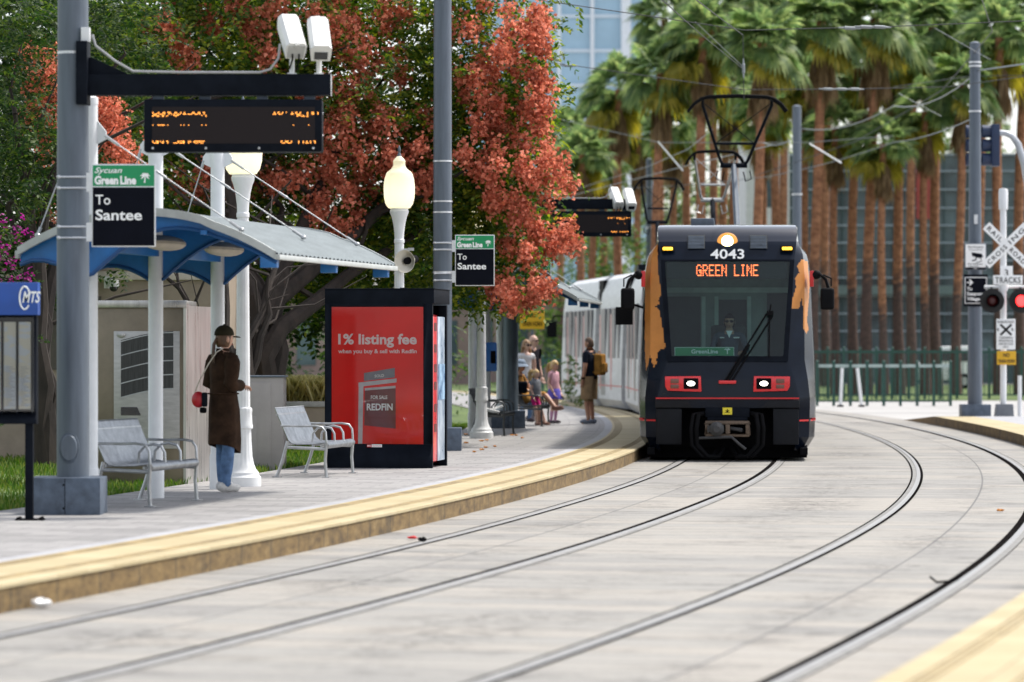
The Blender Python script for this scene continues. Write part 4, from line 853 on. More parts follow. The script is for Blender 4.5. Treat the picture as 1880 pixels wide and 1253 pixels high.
# ------------------------------------------------------------------ steel cabinets, planter, station wall behind the platform
tv = T('ticket_machine_cabin', 'brown steel ticket machine cabin behind the near shelter columns', 'cabin', V3((W(175,890,41.6).x, 42.2, PH-.03)))
cw = 1.07
brown = M('bronze_brown_panel', (.20,.165,.12), .4, .45, var=.18, scale=2)
mb = MB(); mb.box((-.1,.0,.0),(cw-.14,1.2,1.98)); mb.build('body', brown, tv, bevel=.006)
mb = MB(); mb.box((-.12,-.04,1.98),(cw-.12,1.25,2.06)); mb.build('roof_cap', stainless, tv, bevel=.006)
mb = MB(); mb.prism([(0,0),(1.42,0),(1.42,2.0),(0,2.0)], (cw-.13,-.02,.0), V3((.15,1,0)).normalized(), (0,0,1), -.03); mb.build('side_panel', stainless, tv)
mb = MB(); mb.box((.14,-.02,.42),(cw-.2,0,1.72)); fp = mb.build('front_panel', M('satin_steel_panel', (.42,.41,.40), .4, .5, var=.12, streak=(1,1,4)), tv, bevel=.006)
def curved(mb, x0_, x1_, zf, h, y, m=0):
    k = 10; a = []; b = []
    for i in range(k+1): x = x0_+(x1_-x0_)*i/k; z = zf(i/k); a.append((x,y,z)); b.append((x,y,z+h))
    mb.add(a+b, [(i,i+1,k+2+i,k+1+i) for i in range(k)], m)
mb = MB(); curved(mb, .22, .80, lambda f: .98+.10*math.sin(f*1.57), .64, -.023); lv_ = mb.build('louvred_screen', M('dark_louvre', (.05,.05,.05), .4, .4, var=.4, scale=3, streak=(40,1,1)), fp)
mb = MB()
for i in range(5): curved(mb, .22, .80, lambda f: .98+.155*i+.10*math.sin(f*1.57), .012, -.026)
mb.build('louvre_bar', steel, lv_)
mb = MB(); mb.prism([(.22,.79),(.44,.79),(.40,.88),(.22,.88)], (0,-.022,0), (1,0,0), (0,0,1), .006); mb.build('screen', sideglass, fp)
mb = MB(); mb.ell((.22,-.03,1.68), (.05,.04,.03)); mb.build('panel_lamp', camg, fp)
cb = T('utility_cabinet', 'grey steel utility cabinet with a latch beside the lamp post', 'cabinet', V3((W(455,835,47.5).x, 47.6, PH-.03)))
gcab = M('warm_grey_cabinet', (.30,.275,.26), .5, .1, var=.1, scale=2)
mb = MB(); mb.box((-.5,0,0),(.44,.6,1.17)); mb.build('body', gcab, cb, bevel=.01)
mb = MB(); mb.box((-.52,-.02,1.17),(.46,.62,1.19)); mb.build('lid', galv, cb)
mb = MB(); mb.box((-.45,-.014,.05),(.28,0,1.10)); dd = mb.build('door', gcab, cb, bevel=.004); mb = MB(); mb.box((-.45,-.02,.08),(.10,-.014,.68)); mb.build('lower_door', gcab, dd, bevel=.004)
mb = MB(); mb.tube([(-.17,-.05,.30),(-.17,-.05,.40)], .014); mb.box((-.185,-.05,.295),(-.155,-.02,.305)); mb.build('handle', steel, dd)
pl = T('planter_wall', 'low beige planter wall with a pale coping behind the second bench', 'wall', V3((W(520,800,58).x,58,PH-.05)))
mb = MB(); mb.box((-.6,0,0),(1.3,.25,.66)); mb.build('wall', beige, pl); mb = MB(); mb.box((-.62,-.03,.66),(1.32,.28,.74)); mb.build('coping', concrete_l, pl, bevel=.01)
# ornamental grass
og = T('ornamental_grass', 'clump of pale feathery ornamental grass in the planter', 'plant', V3((W(555,720,59).x,59,.75)))
pts = np.c_[rng.normal(0,.33,5200), rng.uniform(-.1,.9,5200), np.zeros(5200)]
o = blades('leaves', pts, .42, .012, LEAF('straw_grass', (.28,.27,.09), (.52,.47,.20), (.78,.70,.40), .5), .9); o.parent = og
# station building wall behind
sb = T('station_building', 'low beige station building with a moulded cornice behind the ticket cabin', 'building', V3((-5.2,52,0)))
mb = MB(); mb.box((-6,0,0),(1.1,6,3.35)); mb.build('wall', beige, sb)
mb = MB(); mb.box((-6,-.06,2.62),(1.13,0,2.74)); mb.box((-6,-.10,3.05),(1.16,0,3.2)); mb.box((-6,-.16,3.2),(1.2,6,3.32)); mb.build('cornice', M('pale_cornice', (.50,.45,.38), .8), sb, bevel=.02)
mb = MB(); mb.box((-1.6,-.03,1.4),(-.4,.0,2.4)); mb.build('recess_panel', M('dark_panel', (.10,.085,.07), .7), sb)
t = T('dome_camera', 'white dome camera on the beige wall of the station building', 'camera', V3((W(205,527,51.8).x,51.75,W(205,527,51.8).z)))
mb = MB(); mb.box((-.1,0,-.02),(-.04,.18,.14)); mb.tube([(-.06,.05,.09),(.02,-.05,.09)], .04); mb.lathe([(.0,.10),(.07,.09),(.075,.02),(.07,-.0)], 16, (.04,-.06,0)); mb.build('bracket', camw, t); mb = MB(); mb.ell((.04,-.06,-.01), (.06,.06,.06)); mb.build('dome', sideglass, t)
# phone box on the far column and yellow sign
t = T('help_phone', 'blue emergency phone box on a column of the far shelter', 'phone', V3((W(901,655,67).x,66.9,W(901,655,67).z)))
mb = MB(); mb.box((-.11,-.1,-.26),(.11,.14,.25)); mb.build('case', M('bright_blue_box', (.01,.12,.42), .4), t, bevel=.03); mb = MB(); mb.box((.0,-.115,-.12),(.09,-.1,.10)); mb.build('handset', dark, t, bevel=.01)
t = T('warning_sign', 'yellow no train horn sign behind the seated passengers', 'sign', V3((W(977,588,84).x,84,Z0)))
zc = W(977,588,84).z-Z0; mb = MB(); mb.tube([(0,.03,0),(0,.03,zc+.2)], .03); mb.build('post', galv, t); mb = MB(); mb.box((-.27,-.01,zc-.2),(.27,.01,zc+.2)); pn = mb.build('panel', M('yellow_sign_film', (.70,.40,.01), .5, var=.05), t, bevel=.006)
mb = MB(); mb.text('NO', (0,-.014,zc+.06), .085, width=.16, al='C', bold=.02); mb.text('TRAIN HORN', (0,-.014,zc-.13), .10, width=.44, al='C', bold=.02); mb.build('lettering', dark, pn)
# litter
def litter(name, label, px_, py_, fn, mat, cat):
    Y = FPX*HCAM/(py_-HOR); p = W(px_, py_, Y); p.z = .01; t = T(name, label, cat, p); mb = MB(); fn(mb); mb.build('crumpled_body', mat, t, angle=20)
def crumple(r, n, sd, fl=.5):
    def f(mb):
        q = MB(); q.ell((0,0,r*fl), (r,r*.8,r*fl), 9, 6); rr = np.random.default_rng(sd); mb.add([tuple(np.array(p)*rr.uniform(.6,1.25)) for p in q.v], q.f)
    return f
litter('paper_scrap', 'crumpled white paper by the kerb at the left', 78, 1117, crumple(.075,0,1,.35), whiteG, 'litter')
litter('stone', 'small dark stone lying on the near rail', 776, 997, crumple(.04,0,2), dark, 'stone')
litter('wrapper', 'thin red wrapper between the kerb and the rail', 757, 992, crumple(.05,0,3,.25), tram_red, 'litter')
litter('twig', 'bent dark twig on the concrete between the right rails', 1735, 1072, lambda mb: mb.tube([(-.11,0,.04),(-.06,.0,.0),(.03,.02,.005),(.09,0,.02),(.12,.01,.05)], .009, 5), dark, 'twig')
litter('dry_leaf', 'small orange dry leaf lying between the right rails', 1836, 941, crumple(.04,0,5,.3), tram_or, 'leaf')

lf = [o for o in bpy.data.objects if o.name.startswith('dry_leaf')][0]
for i in range(16):
    Y = rng.uniform(53, 66); X, Yy, _d = curve_pt(CLX, Y, rng.uniform(-4.8, -3.4)); q = dup(lf, V3((float(X), float(Yy), PH+.008)), rng.uniform(0, 6.28), label='tiny dry leaf scattered on the paving around the pole behind the kiosk'); q['group'] = 'dry leaves behind the kiosk'
# ------------------------------------------------------------------ broadleaf trees
BARK = M('dark_bark', (.032,.024,.02), .95, var=.4, scale=7, bump=.5, streak=(1,1,.35))
def rdir(n, zb=0.0):
    v = rng.normal(size=(n,3)); v[:,2] += zb; return v/np.linalg.norm(v, axis=1)[:,None]
def fronds(C, L, leaf_l, leaf_w, npair, droop=.35):
    """pinnate leaves: C origins; every frond carries npair*2+1 leaflets; returns quads"""
    n = len(C); d = rdir(n); d[:,2] *= .55; d /= np.linalg.norm(d, axis=1)[:,None]
    s = np.cross(d, np.tile([0,0,1.0],(n,1))); s /= np.linalg.norm(s, axis=1)[:,None]+1e-9
    nn = np.cross(s, d); tw = rng.uniform(-.8,.8,n)[:,None]; s = s*np.cos(tw)+nn*np.sin(tw); Ls = L*rng.uniform(.65,1.25,n)
    out = []
    for k in range(npair):
        t = (k+.6)/npair
        for sg in (-1, 1):
            b = C+d*(Ls*t)[:,None]; b[:,2] -= droop*Ls*t*t
            ld = d*.45+s*sg; ld[:,2] -= .35; ld += rng.normal(0,.18,(n,3)); ld /= np.linalg.norm(ld, axis=1)[:,None]
            wv = np.cross(ld, nn+rng.normal(0,.35,(n,3))); wv /= np.linalg.norm(wv, axis=1)[:,None]+1e-9
            l = (leaf_l*rng.uniform(.7,1.2,n)*(1-.3*abs(t-.5)))[:,None]; w_ = leaf_w/2
            out.append(np.stack([b, b+ld*l*.45+wv*w_, b+ld*l, b+ld*l*.45-wv*w_], 1))
    return np.concatenate(out)
def quads(name, Q, mats, mi, parent):
    Q = Q.reshape(-1,4,3); i = np.arange(len(Q))*4; return npmesh(name, Q.reshape(-1,3), np.c_[i,i+1,i+2,i+3], mats, mi, parent)
def pods(C, size):
    n = len(C); a = rdir(n, -.3); s = rdir(n); s = np.cross(a, s); s /= np.linalg.norm(s,axis=1)[:,None]; t = np.cross(a, s)
    sz = (size*rng.uniform(.7,1.3,n))[:,None]; top = C-a*sz*.35; bot = C+a*sz*.9
    sd = [C+(s*math.cos(q)+t*math.sin(q))*sz*.55 for q in (0,2.1,4.2)]
    P = np.stack([top,bot]+sd,1); i = np.arange(n)*5
    return P.reshape(-1,3), np.concatenate([np.c_[i,i+2+k,i+1,i+2+(k+1)%3] for k in range(3)])
def lobes_to_clumps(L, dens):
    out = []
    for px_, py_, rx, ry, Y, dy, mul in L:
        c = W(px_,py_,Y); k = Y/FPX; n = max(4, int(rx*ry*k*k*dens*mul)); d = rdir(n); r = rng.uniform(.45,1.0,n)**.6
        out.append(np.array(c)+d*r[:,None]*np.array([rx*k, dy, ry*k]))
    return np.concatenate(out)
leaf_g = LEAF('tree_leaf', (.02,.052,.008), (.06,.12,.016), (.30,.32,.04), .5)
leaf_d = LEAF('dark_leaf', (.009,.026,.007), (.022,.055,.012), (.09,.13,.022), .45)
pod_m = LEAF('coral_seed_pod', (.36,.125,.075), (.64,.28,.185), (.86,.53,.41), .45)
def limb_tree(parent, base, tips, r0, seed):            # trunk that forks towards the given tips
    rr = np.random.default_rng(seed); mb = MB(); base = V3(base)
    for tp in tips:
        tp = V3(tp); n = 9; pts = []; 
        fork = base+V3((0,0,min(1.9, (tp.z-base.z)*.45)))+V3((rr.normal(0,.12), rr.normal(0,.12), 0))
        for i in range(n):
            f = i/(n-1); p = base.lerp(fork, min(1, f*2.2)) if f < .45 else fork.lerp(tp, (f-.45)/.55)
            p = p+V3((rr.normal(0,.05), rr.normal(0,.05), math.sin(f*3.14)*.15))*(1 if 0 < i else 0); pts.append(p)
        mb.tube(pts, [r0*(1-.82*i/(n-1))*(1 if i else 1.25) for i in range(n)], 8)
        for j in range(5):
            a = pts[4+j % 5]; b = a+V3((rr.normal(0,1.0), rr.normal(0,.5), rr.uniform(.2,1.2))); m_ = (a+b)/2+V3((rr.normal(0,.15),0,rr.normal(0,.15))); mb.tube([a,m_,b], [r0*.22, r0*.13, r0*.05], 5)
    return mb.build('trunk', BARK, parent, world=True)
mt = T('flame_tree', 'large green tree full of coral red seed pods behind the shelter and kiosk', 'tree', (W(480,0,57.5).x, 57.5, PH-.05))
LB = [(380,120,250,170,59.3,1.6,1.0),(640,170,230,230,60,2.0,1.15),(870,190,140,230,60.5,2.0,1.1),(560,430,200,120,60.2,1.8,1.2),(905,425,95,110,60.2,1.4,1.3),(330,300,170,110,59.3,1.5,1.0),(730,440,140,110,60.2,1.6,1.2),(640,-90,380,150,60,2.2,.8),(930,300,90,140,60.2,1.4,1),(880,500,60,50,60,.9,1.2),(945,530,32,22,60,.5,1.2),(960,150,45,150,60.2,1.2,.9)]
cl = lobes_to_clumps(LB, 44)
def clump_fronds(cl, per, sd, **kw): C = np.repeat(cl, per, 0)+rng.normal(0, sd, (len(cl)*per,3)); return fronds(C, **kw)
Q = clump_fronds(cl, 9, .22, L=.38, leaf_l=.12, leaf_w=.055, npair=6)
quads('crown', Q, leaf_g, None, mt)
bpy.data.objects[-1] if False else None
PB = [(290,55,35,40),(350,100,25,30),(190,200,25,40),(215,255,40,40),(300,60,30,30),(420,30,60,35),(490,60,45,50),(560,20,50,30),(500,120,60,40),(620,110,60,70),(650,60,50,50),(720,110,30,60),(600,200,60,60),(660,190,70,50),(640,260,60,50),(700,240,80,60),(740,300,60,50),(680,310,60,60),(780,250,30,50),(590,310,60,40),(640,370,60,50),(540,350,80,50),(600,400,70,30),(770,340,40,30),(860,40,50,50),(900,100,60,60),(950,60,50,70),(980,40,22,50),(965,150,40,60),(880,150,40,50),(900,210,60,60),(965,230,40,50),(930,290,70,60),(1000,300,40,40),(880,280,40,60),(950,350,60,50),(1010,345,38,40),(1005,410,45,40),(940,410,60,50),(1035,440,22,20),(975,460,35,20),(958,552,34,15),(992,528,22,12),(925,535,26,16),(985,100,20,60),(985,180,20,50),(470,20,50,25),(700,20,50,20),(360,330,40,30),(430,340,30,20)]
pc = []
for x, y, rx, ry in PB:
    n = max(5, int(rx*ry/430))
    for _ in range(n):
        a, r = rng.uniform(0,6.28), math.sqrt(rng.random()); dx, dy_ = math.cos(a)*r, math.sin(a)*r; q = W(x+rx*dx, y+ry*dy_, 58.0+rng.uniform(-.3,.9)+.7*max(abs(dx),abs(dy_))); pc.append(q)
pc = np.array(pc); k = 72; CC = np.repeat(pc, k, 0); off = rng.normal(0,1,(len(CC),3))*np.array([.078,.078,.10]); CC = CC+off
P_, F_ = pods(CC, .058); npmesh('seed_pods', P_-np.array(mt.location), F_, pod_m, None, mt)
for o in [c for c in bpy.data.objects if c.parent == mt and c.name.startswith('crown')]: o.data.transform(Matrix.Translation(-mt.location))
limb_tree(mt, mt.location, [W(400,250,58.5), W(650,200,60), W(860,250,60.3), W(520,380,58.8), W(330,200,58.6), W(760,420,60)], .24, 5)
def simple_tree(name, label, base, LB, mat, dens, per, kw, tips, r0, seed, cat='tree'):
    t = T(name, label, cat, base); cl = lobes_to_clumps(LB, dens); o = quads('crown', clump_fronds(cl, per, .18, **kw), mat, None, t); o.data.transform(Matrix.Translation(-t.location)); limb_tree(t, t.location, tips, r0, seed); return t
lt = simple_tree('leafy_tree', 'dark green fine leaved tree at the left edge behind the thick pole', (W(82,0,49).x,49,PH-.05), [(20,150,110,230,48.5,1.3,1.1),(110,330,95,170,51,1.2,1.1),(20,420,90,120,50,1.0,1.2),(190,90,120,130,51.5,1.2,.9),(150,460,80,60,51,.9,1.1),(60,520,60,50,50,.6,1.1),(60,-20,150,120,50.5,1.5,1),(150,180,130,150,53,1.0,1),(20,280,120,160,53,1.0,1)], leaf_d, 46, 9, dict(L=.32, leaf_l=.085, leaf_w=.036, npair=8), [W(30,210,48.8),W(90,300,49),W(190,150,51),W(10,380,49)], .16, 9)
cc2 = np.array([W(x+rng.normal(0,16), y+rng.normal(0,26), 50+rng.uniform(-.4,.3)) for x, y, n in ((85,160,9),(80,215,10),(95,120,6),(180,190,10),(210,240,12),(225,275,8),(110,420,4)) for _ in range(n)])
CC = np.repeat(cc2, 55, 0)+rng.normal(0,1,(len(cc2)*55,3))*np.array([.09,.09,.11]); P_, F_ = pods(CC, .043); npmesh('seed_pods', P_-np.array(lt.location), F_, pod_m, None, lt)
simple_tree('leafy_tree', 'dark tree with a thick leaning limb behind the ticket cabin', (W(445,0,50.4).x,50.4,PH-.05), [(520,520,150,80,64,1.3,1.1),(330,520,120,60,62,1.0,1.0),(640,480,150,90,65,1.2,1.2),(780,500,90,100,64,1.0,1.2),(560,590,50,50,63.5,.5,.9),(450,420,160,90,64,1.2,1),(300,380,160,140,63.5,1.2,1),(250,200,200,200,65,1.4,1),(520,120,220,220,66,1.5,1),(850,350,130,220,66,1.3,1),(150,60,160,160,64,1.2,1),(60,150,200,260,67,1.2,1.6),(330,120,200,200,67,1.2,1.6)], leaf_d, 20, 9, dict(L=.45, leaf_l=.16, leaf_w=.075, npair=6), [W(285,492,50.7),W(500,505,50.6),W(525,430,51),W(400,420,51)], .11, 12)
bg_ = T('bougainvillea', 'magenta flowering bougainvillea bush at the left edge', 'shrub', (W(10,0,46.5).x,46.5,PH-.05))
cl = lobes_to_clumps([(10,445,45,80,46.5,.5,1)], 60); C = np.repeat(cl,10,0)+rng.normal(0,.12,(len(cl)*10,3))
mg = LEAF('magenta_bract', (.14,.01,.10), (.26,.02,.17), (.40,.06,.28), .4); o = quads('bract_foliage', fronds(C,.14,.05,.04,2), mg, None, bg_); o.data.transform(Matrix.Translation(-bg_.location))
cl = lobes_to_clumps([(10,470,55,110,46.8,.5,1),(10,640,50,120,46.8,.4,1)], 40); C = np.repeat(cl,10,0)+rng.normal(0,.12,(len(cl)*10,3)); o = quads('foliage', fronds(C,.2,.07,.035,4), leaf_d, None, bg_); o.data.transform(Matrix.Translation(-bg_.location))
def bush(name, label, LB, mat, kw, dens=20, cat='bush'):
    x, y, rx, ry, Y = LB[0][:5]; b = T(name, label, cat, (W(x,0,Y).x, Y, 0)); cl = lobes_to_clumps(LB, dens); o = quads('foliage', clump_fronds(cl, 7, .18, **kw), mat, None, b); o.data.transform(Matrix.Translation(-b.location)); return b
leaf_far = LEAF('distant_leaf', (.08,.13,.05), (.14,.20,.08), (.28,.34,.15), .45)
leaf_m = LEAF('mid_green_leaf', (.03,.065,.014), (.06,.115,.022), (.15,.21,.05), .45)
KW = dict(L=.45, leaf_l=.16, leaf_w=.07, npair=4)
bush('hedge', 'dark hedge filling the gap behind the ornamental grass', [(560,610,140,110,78,1.2,1.2),(730,640,120,90,80,1.2,1),(420,620,120,100,78,1.2,1)], leaf_d, KW, 12)
bush('garden_shrub', 'rounded green shrub on the lawn right of the far lamp column', [(862,690,30,40,86,.5,1.4)], leaf_m, KW, 14)
bush('garden_shrub', 'green shrub behind the girl in the pink shirt', [(1020,705,55,50,99,.8,1.3)], leaf_m, KW, 12)
bush('leafy_bush', 'pale green bushy tree behind the white tram car', [(1130,470,75,60,150,1.6,1.2),(1080,500,60,60,152,1.5,1),(1220,500,60,70,152,1.5,1)], leaf_m, dict(L=.7, leaf_l=.26, leaf_w=.12, npair=4), 5)
bush('leafy_bush', 'blurred green bush behind the yellow no train horn sign', [(960,560,70,90,150,1.6,1.2),(1030,600,60,80,152,1.5,1)], leaf_m, dict(L=.7, leaf_l=.26, leaf_w=.12, npair=4), 5)
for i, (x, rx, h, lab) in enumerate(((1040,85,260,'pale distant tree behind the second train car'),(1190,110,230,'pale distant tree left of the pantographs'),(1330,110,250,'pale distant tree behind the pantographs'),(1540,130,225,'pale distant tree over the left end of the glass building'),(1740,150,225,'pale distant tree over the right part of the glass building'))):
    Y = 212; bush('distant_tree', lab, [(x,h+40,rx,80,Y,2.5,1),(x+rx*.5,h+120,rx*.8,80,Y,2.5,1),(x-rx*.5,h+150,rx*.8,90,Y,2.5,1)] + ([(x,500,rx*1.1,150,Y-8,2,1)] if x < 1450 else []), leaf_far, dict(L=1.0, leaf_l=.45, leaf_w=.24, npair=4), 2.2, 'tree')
# ------------------------------------------------------------------ palms
def palm_bark():
    m, n, b, L = nodes('palm_bark'); tc = n.nodes.new('ShaderNodeTexCoord'); nz = n.nodes.new('ShaderNodeTexNoise'); nz.inputs['Scale'].default_value = 5; nz.inputs['Detail'].default_value = 5
    mp_ = n.nodes.new('ShaderNodeMapping'); mp_.inputs['Scale'].default_value = (1,1,1.6); L.new(tc.outputs['Object'], mp_.inputs[0]); L.new(mp_.outputs[0], nz.inputs[0])
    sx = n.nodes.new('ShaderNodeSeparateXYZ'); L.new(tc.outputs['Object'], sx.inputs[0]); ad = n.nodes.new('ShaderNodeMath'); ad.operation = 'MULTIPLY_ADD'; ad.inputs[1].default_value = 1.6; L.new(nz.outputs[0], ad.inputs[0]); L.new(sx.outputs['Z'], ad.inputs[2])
    mr = n.nodes.new('ShaderNodeMapRange'); mr.inputs[1].default_value = 4.4; mr.inputs[2].default_value = 5.2; L.new(ad.outputs[0], mr.inputs[0])  # shade boundary painted into the bark: greyer below, redder skinned trunk above
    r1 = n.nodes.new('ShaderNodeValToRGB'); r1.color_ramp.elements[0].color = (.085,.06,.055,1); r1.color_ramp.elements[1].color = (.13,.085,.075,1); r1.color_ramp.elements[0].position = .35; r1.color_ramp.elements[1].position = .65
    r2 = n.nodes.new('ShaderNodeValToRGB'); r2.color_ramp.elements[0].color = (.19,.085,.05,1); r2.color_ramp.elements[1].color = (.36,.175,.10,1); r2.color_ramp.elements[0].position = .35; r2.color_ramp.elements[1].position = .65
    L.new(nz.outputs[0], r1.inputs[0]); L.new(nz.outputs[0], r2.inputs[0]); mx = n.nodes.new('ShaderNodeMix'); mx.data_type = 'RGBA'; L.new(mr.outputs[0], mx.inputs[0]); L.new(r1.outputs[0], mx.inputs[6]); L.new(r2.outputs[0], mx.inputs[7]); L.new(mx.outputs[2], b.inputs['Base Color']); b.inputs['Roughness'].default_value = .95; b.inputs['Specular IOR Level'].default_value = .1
    return m
PBARK = palm_bark()
palm_g = LEAF('palm_frond', (.075,.125,.055), (.155,.235,.09), (.36,.42,.17), .55, .4)
palm_y = LEAF('old_palm_frond', (.14,.14,.02), (.28,.24,.035), (.40,.32,.06), .45, .5)
palm_d = LEAF('dead_palm_frond', (.10,.06,.03), (.21,.135,.07), (.33,.235,.13), .35, .8)
def fan_mesh(n, elo, ehi, plen, fr, nb, droop, rr, hang=False):
    out = []
    for i in range(n):
        az = rr.uniform(0, 2*math.pi); el = rr.uniform(elo, ehi); d = np.array([math.cos(az)*math.cos(el), math.sin(az)*math.cos(el), math.sin(el)])
        L = plen*rr.uniform(.7,1.15); tip = d*L; tip[2] -= .22*L*L*droop*max(0, math.cos(el)); s = np.array([-math.sin(az), math.cos(az), 0]); dd = d.copy(); dd[2] -= .35*droop; dd /= np.linalg.norm(dd)
        up = np.cross(s, dd); tw = rr.normal(0,.5); s2 = s*math.cos(tw)+up*math.sin(tw)
        w_ = .02; out.append([np.zeros(3)-s*w_, np.zeros(3)+s*w_, tip+s*w_, tip-s*w_])
        f_ = fr*rr.uniform(.75,1.2)
        for j in range(nb):
            a = (j/(nb-1)-.5)*math.radians(200 if not hang else 70); bd = dd*math.cos(a)+s2*math.sin(a); pw = (-dd*math.sin(a)+s2*math.cos(a))*f_*.085; ll = f_*(1-.25*abs(a)/1.7)*rr.uniform(.85,1.1)
            m_ = tip+bd*ll*.6; m_ = m_+up*.0; e = tip+bd*ll; e[2] -= .38*ll*droop; m_[2] -= .06*ll
            out.append([tip, m_+pw, e, m_-pw])
    return np.array(out)
def make_palm(seed, h, r0, lean):
    rr = np.random.default_rng(seed); t = bpy.data.objects.new('palm_tree', None); COL.objects.link(t)
    n = 22; pts = []; rad = []
    for i in range(n):
        f = i/(n-1); pts.append((lean*f*f*h+.05*math.sin(f*6+seed), 0, h*f)); rad.append(r0*(1.25-.35*min(1,f*5) if f < .2 else .90-.18*f)*(1+.03*((i % 2)*2-1)))
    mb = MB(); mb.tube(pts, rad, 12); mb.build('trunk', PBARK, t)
    c = np.array(pts[-1]); Q = np.concatenate([fan_mesh(36, .05, 1.5, .95, .82, 17, .8, rr), fan_mesh(16, -.5, .15, .95, .82, 17, 1.2, rr)]); quads('crown', Q+c, palm_g, None, t)
    Q = fan_mesh(8, -.95, -.35, .95, .78, 15, 1.3, rr); quads('old_fronds', Q+c-np.array([0,0,.15]), palm_y, None, t)
    Q = np.concatenate([fan_mesh(20, -1.5, -1.1, 0.85+.4*k, .85, 11, 1.2, rr, True) for k in range(2)]); quads('dead_skirt', Q*np.array([.62,.62,1.0])+c-np.array([0,0,.25]), palm_d, None, t)
    return t
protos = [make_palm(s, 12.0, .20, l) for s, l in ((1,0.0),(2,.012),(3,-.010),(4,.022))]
front = [(1068,285,138,0),(1087,300,146,1),(1135,165,141,0),(1204,135,136,1),(1237,235,147,2),(1289,70,135,0),(1327,160,149,1),(1386,80,133,3),(1402,215,142,2),(1478,140,140,0),(1494,40,136,3),(1532,235,138,0),(1565,125,141,1),(1592,35,137,3),(1620,265,136,0),(1651,95,141,2),(1697,205,138,0),(1718,50,142,2),(1757,155,137,3),(1833,70,138,0),(1871,40,141,1)]
back = [(1030,250,165,1),(1110,215,172,2),(1212,35,174,1),(1262,95,172,0),(1312,15,170,0),(1348,-15,172,2),(1425,10,168,0),(1172,250,168,0),(1350,110,171,0),(1440,60,167,2),(1515,80,168,1),(1672,30,168,1),(1795,40,168,3)]
ordw = ['first','second','third','fourth','fifth','sixth','seventh','eighth','ninth','tenth','eleventh','twelfth','thirteenth','fourteenth','fifteenth','sixteenth','seventeenth','eighteenth','nineteenth','twentieth','twenty first']
used = set()
for row, nm in ((front, 'front palm row'), (back, 'back palm row')):
    for i, (x, cy, Y, v) in enumerate(sorted(row)):
        p = W(x, 640, Y); top = W(x, cy, Y).z; s = top/12.0
        side = 'left of' if x < 1170 else ('above' if x < 1500 else 'right of')
        lab = f"{'reddish' if nm[0]=='f' else 'blurred'} palm {side} the tram, {ordw[i]} from left in the {nm[:5].strip()} row"
        o = protos[v] if v not in used else dup(protos[v]); used.add(v)
        o.location = (p.x, Y, 0); o.rotation_euler = (0,0,0); o.scale = (max(.85,min(1.1,s)), max(.85,min(1.1,s)), s)
        setp(o, lab, 'palm tree', 'tall fan palms in two rows behind the tracks')
# ------------------------------------------------------------------ buildings beyond
gl = M('dark_teal_curtain_glass', (.04,.06,.075), .1, 0, var=.6, scale=.35, spec=.5, col2=(.10,.15,.165)); mul = M('pale_mullion', (.30,.36,.40), .5)
gb = T('office_building', 'dark teal glass office building behind the palm trunks', 'building', (13.5,186,0))
mb = MB(); mb.box((0,0,0),(52,20,11.2)); mb.build('curtain_wall', gl, gb)
mb = MB()
for z in (1.6,2.5,3.35,4.2,5.1,5.95,6.8,7.65,8.5,9.4,10.3,11.1): mb.box((0,-.14,z),(52,-.002,z+.07))
mb.build('horizontal_mullion', mul, gb)
mb = MB()
for i in range(42): mb.box((1.24*i+.1,-.10,0),(1.24*i+.16,-.003,11.2))
mb.build('vertical_mullion', M('teal_mullion', (.03,.07,.075), .5), gb)
mb = MB(); mb.box((6.2,-.25,8.0),(7.1,-.15,10.4)); mb.build('red_banner', M('banner_red', (.35,.06,.05), .7), gb)
mb = MB(); mb.box((0,-.6,4.3),(52,-.12,4.75)); mb.build('canopy_band', M('green_grey_band', (.12,.17,.16), .6), gb)
wbld = T('pale_building', 'white rendered building end seen between palm trunks above the tram roof', 'building', (11.3,184,0))
mb = MB(); mb.box((0,0,0),(2.1,14,12.2)); mb.build('wall', M('white_render', (.62,.64,.62), .8), wbld); 
for z in (2.5,5.5,8.5): mb = MB(); mb.box((.7,-.03,z),(1.5,.01,z+1.4)); mb.build('window', gl, wbld)
tb = T('glass_tower', 'pale blue glass tower high behind the palms', 'building', (-6,430,0))
mb = MB(); mb.box((0,0,0),(22.5,22,62)); mb.build('curtain_wall', M('pale_blue_glass', (.32,.48,.60), .25, var=.12, scale=.12), tb)
mb = MB()
for i in range(7): mb.box((3.75*i-.15,-.5,0),(3.75*i+.25,-.003,62))
mb.box((18.3,-.7,0),(19.4,-.003,62)); mb.build('vertical_fin', M('pale_fin', (.66,.71,.75), .5), tb)
mb = MB()
for i in range(16): mb.box((0,-.35,3.9*i),(22.5,-.002,3.9*i+.28))
mb.build('spandrel', M('pale_spandrel', (.60,.68,.74), .5), tb)
lb = T('low_building', 'low pink brown building blurred behind the passengers and white tram', 'building', (-2,178,0))
mb = MB(); mb.box((-14,0,0),(7.0,10,4.2)); mb.build('wall', M('dusky_pink_render', (.26,.19,.17), .85, var=.25, scale=.4), lb)

for i in range(12): mb = MB(); mb.box((-13+1.65*i,-.05,.9),(-12.1+1.65*i,.0,3.0)); mb.build('window', gl, lb); mb = MB(); mb.box((-14.2,-.2,4.2),(7.2,10.2,4.5)); mb.build('parapet', concrete_l, lb)
# strip of grass and kerb in front of the palms
sheet('palm_bed', -12, 124, 60, 176, .0, lawn_m)
sheet('asphalt_road', -60, 176.3, 120, 182.5, -.004, road_m)
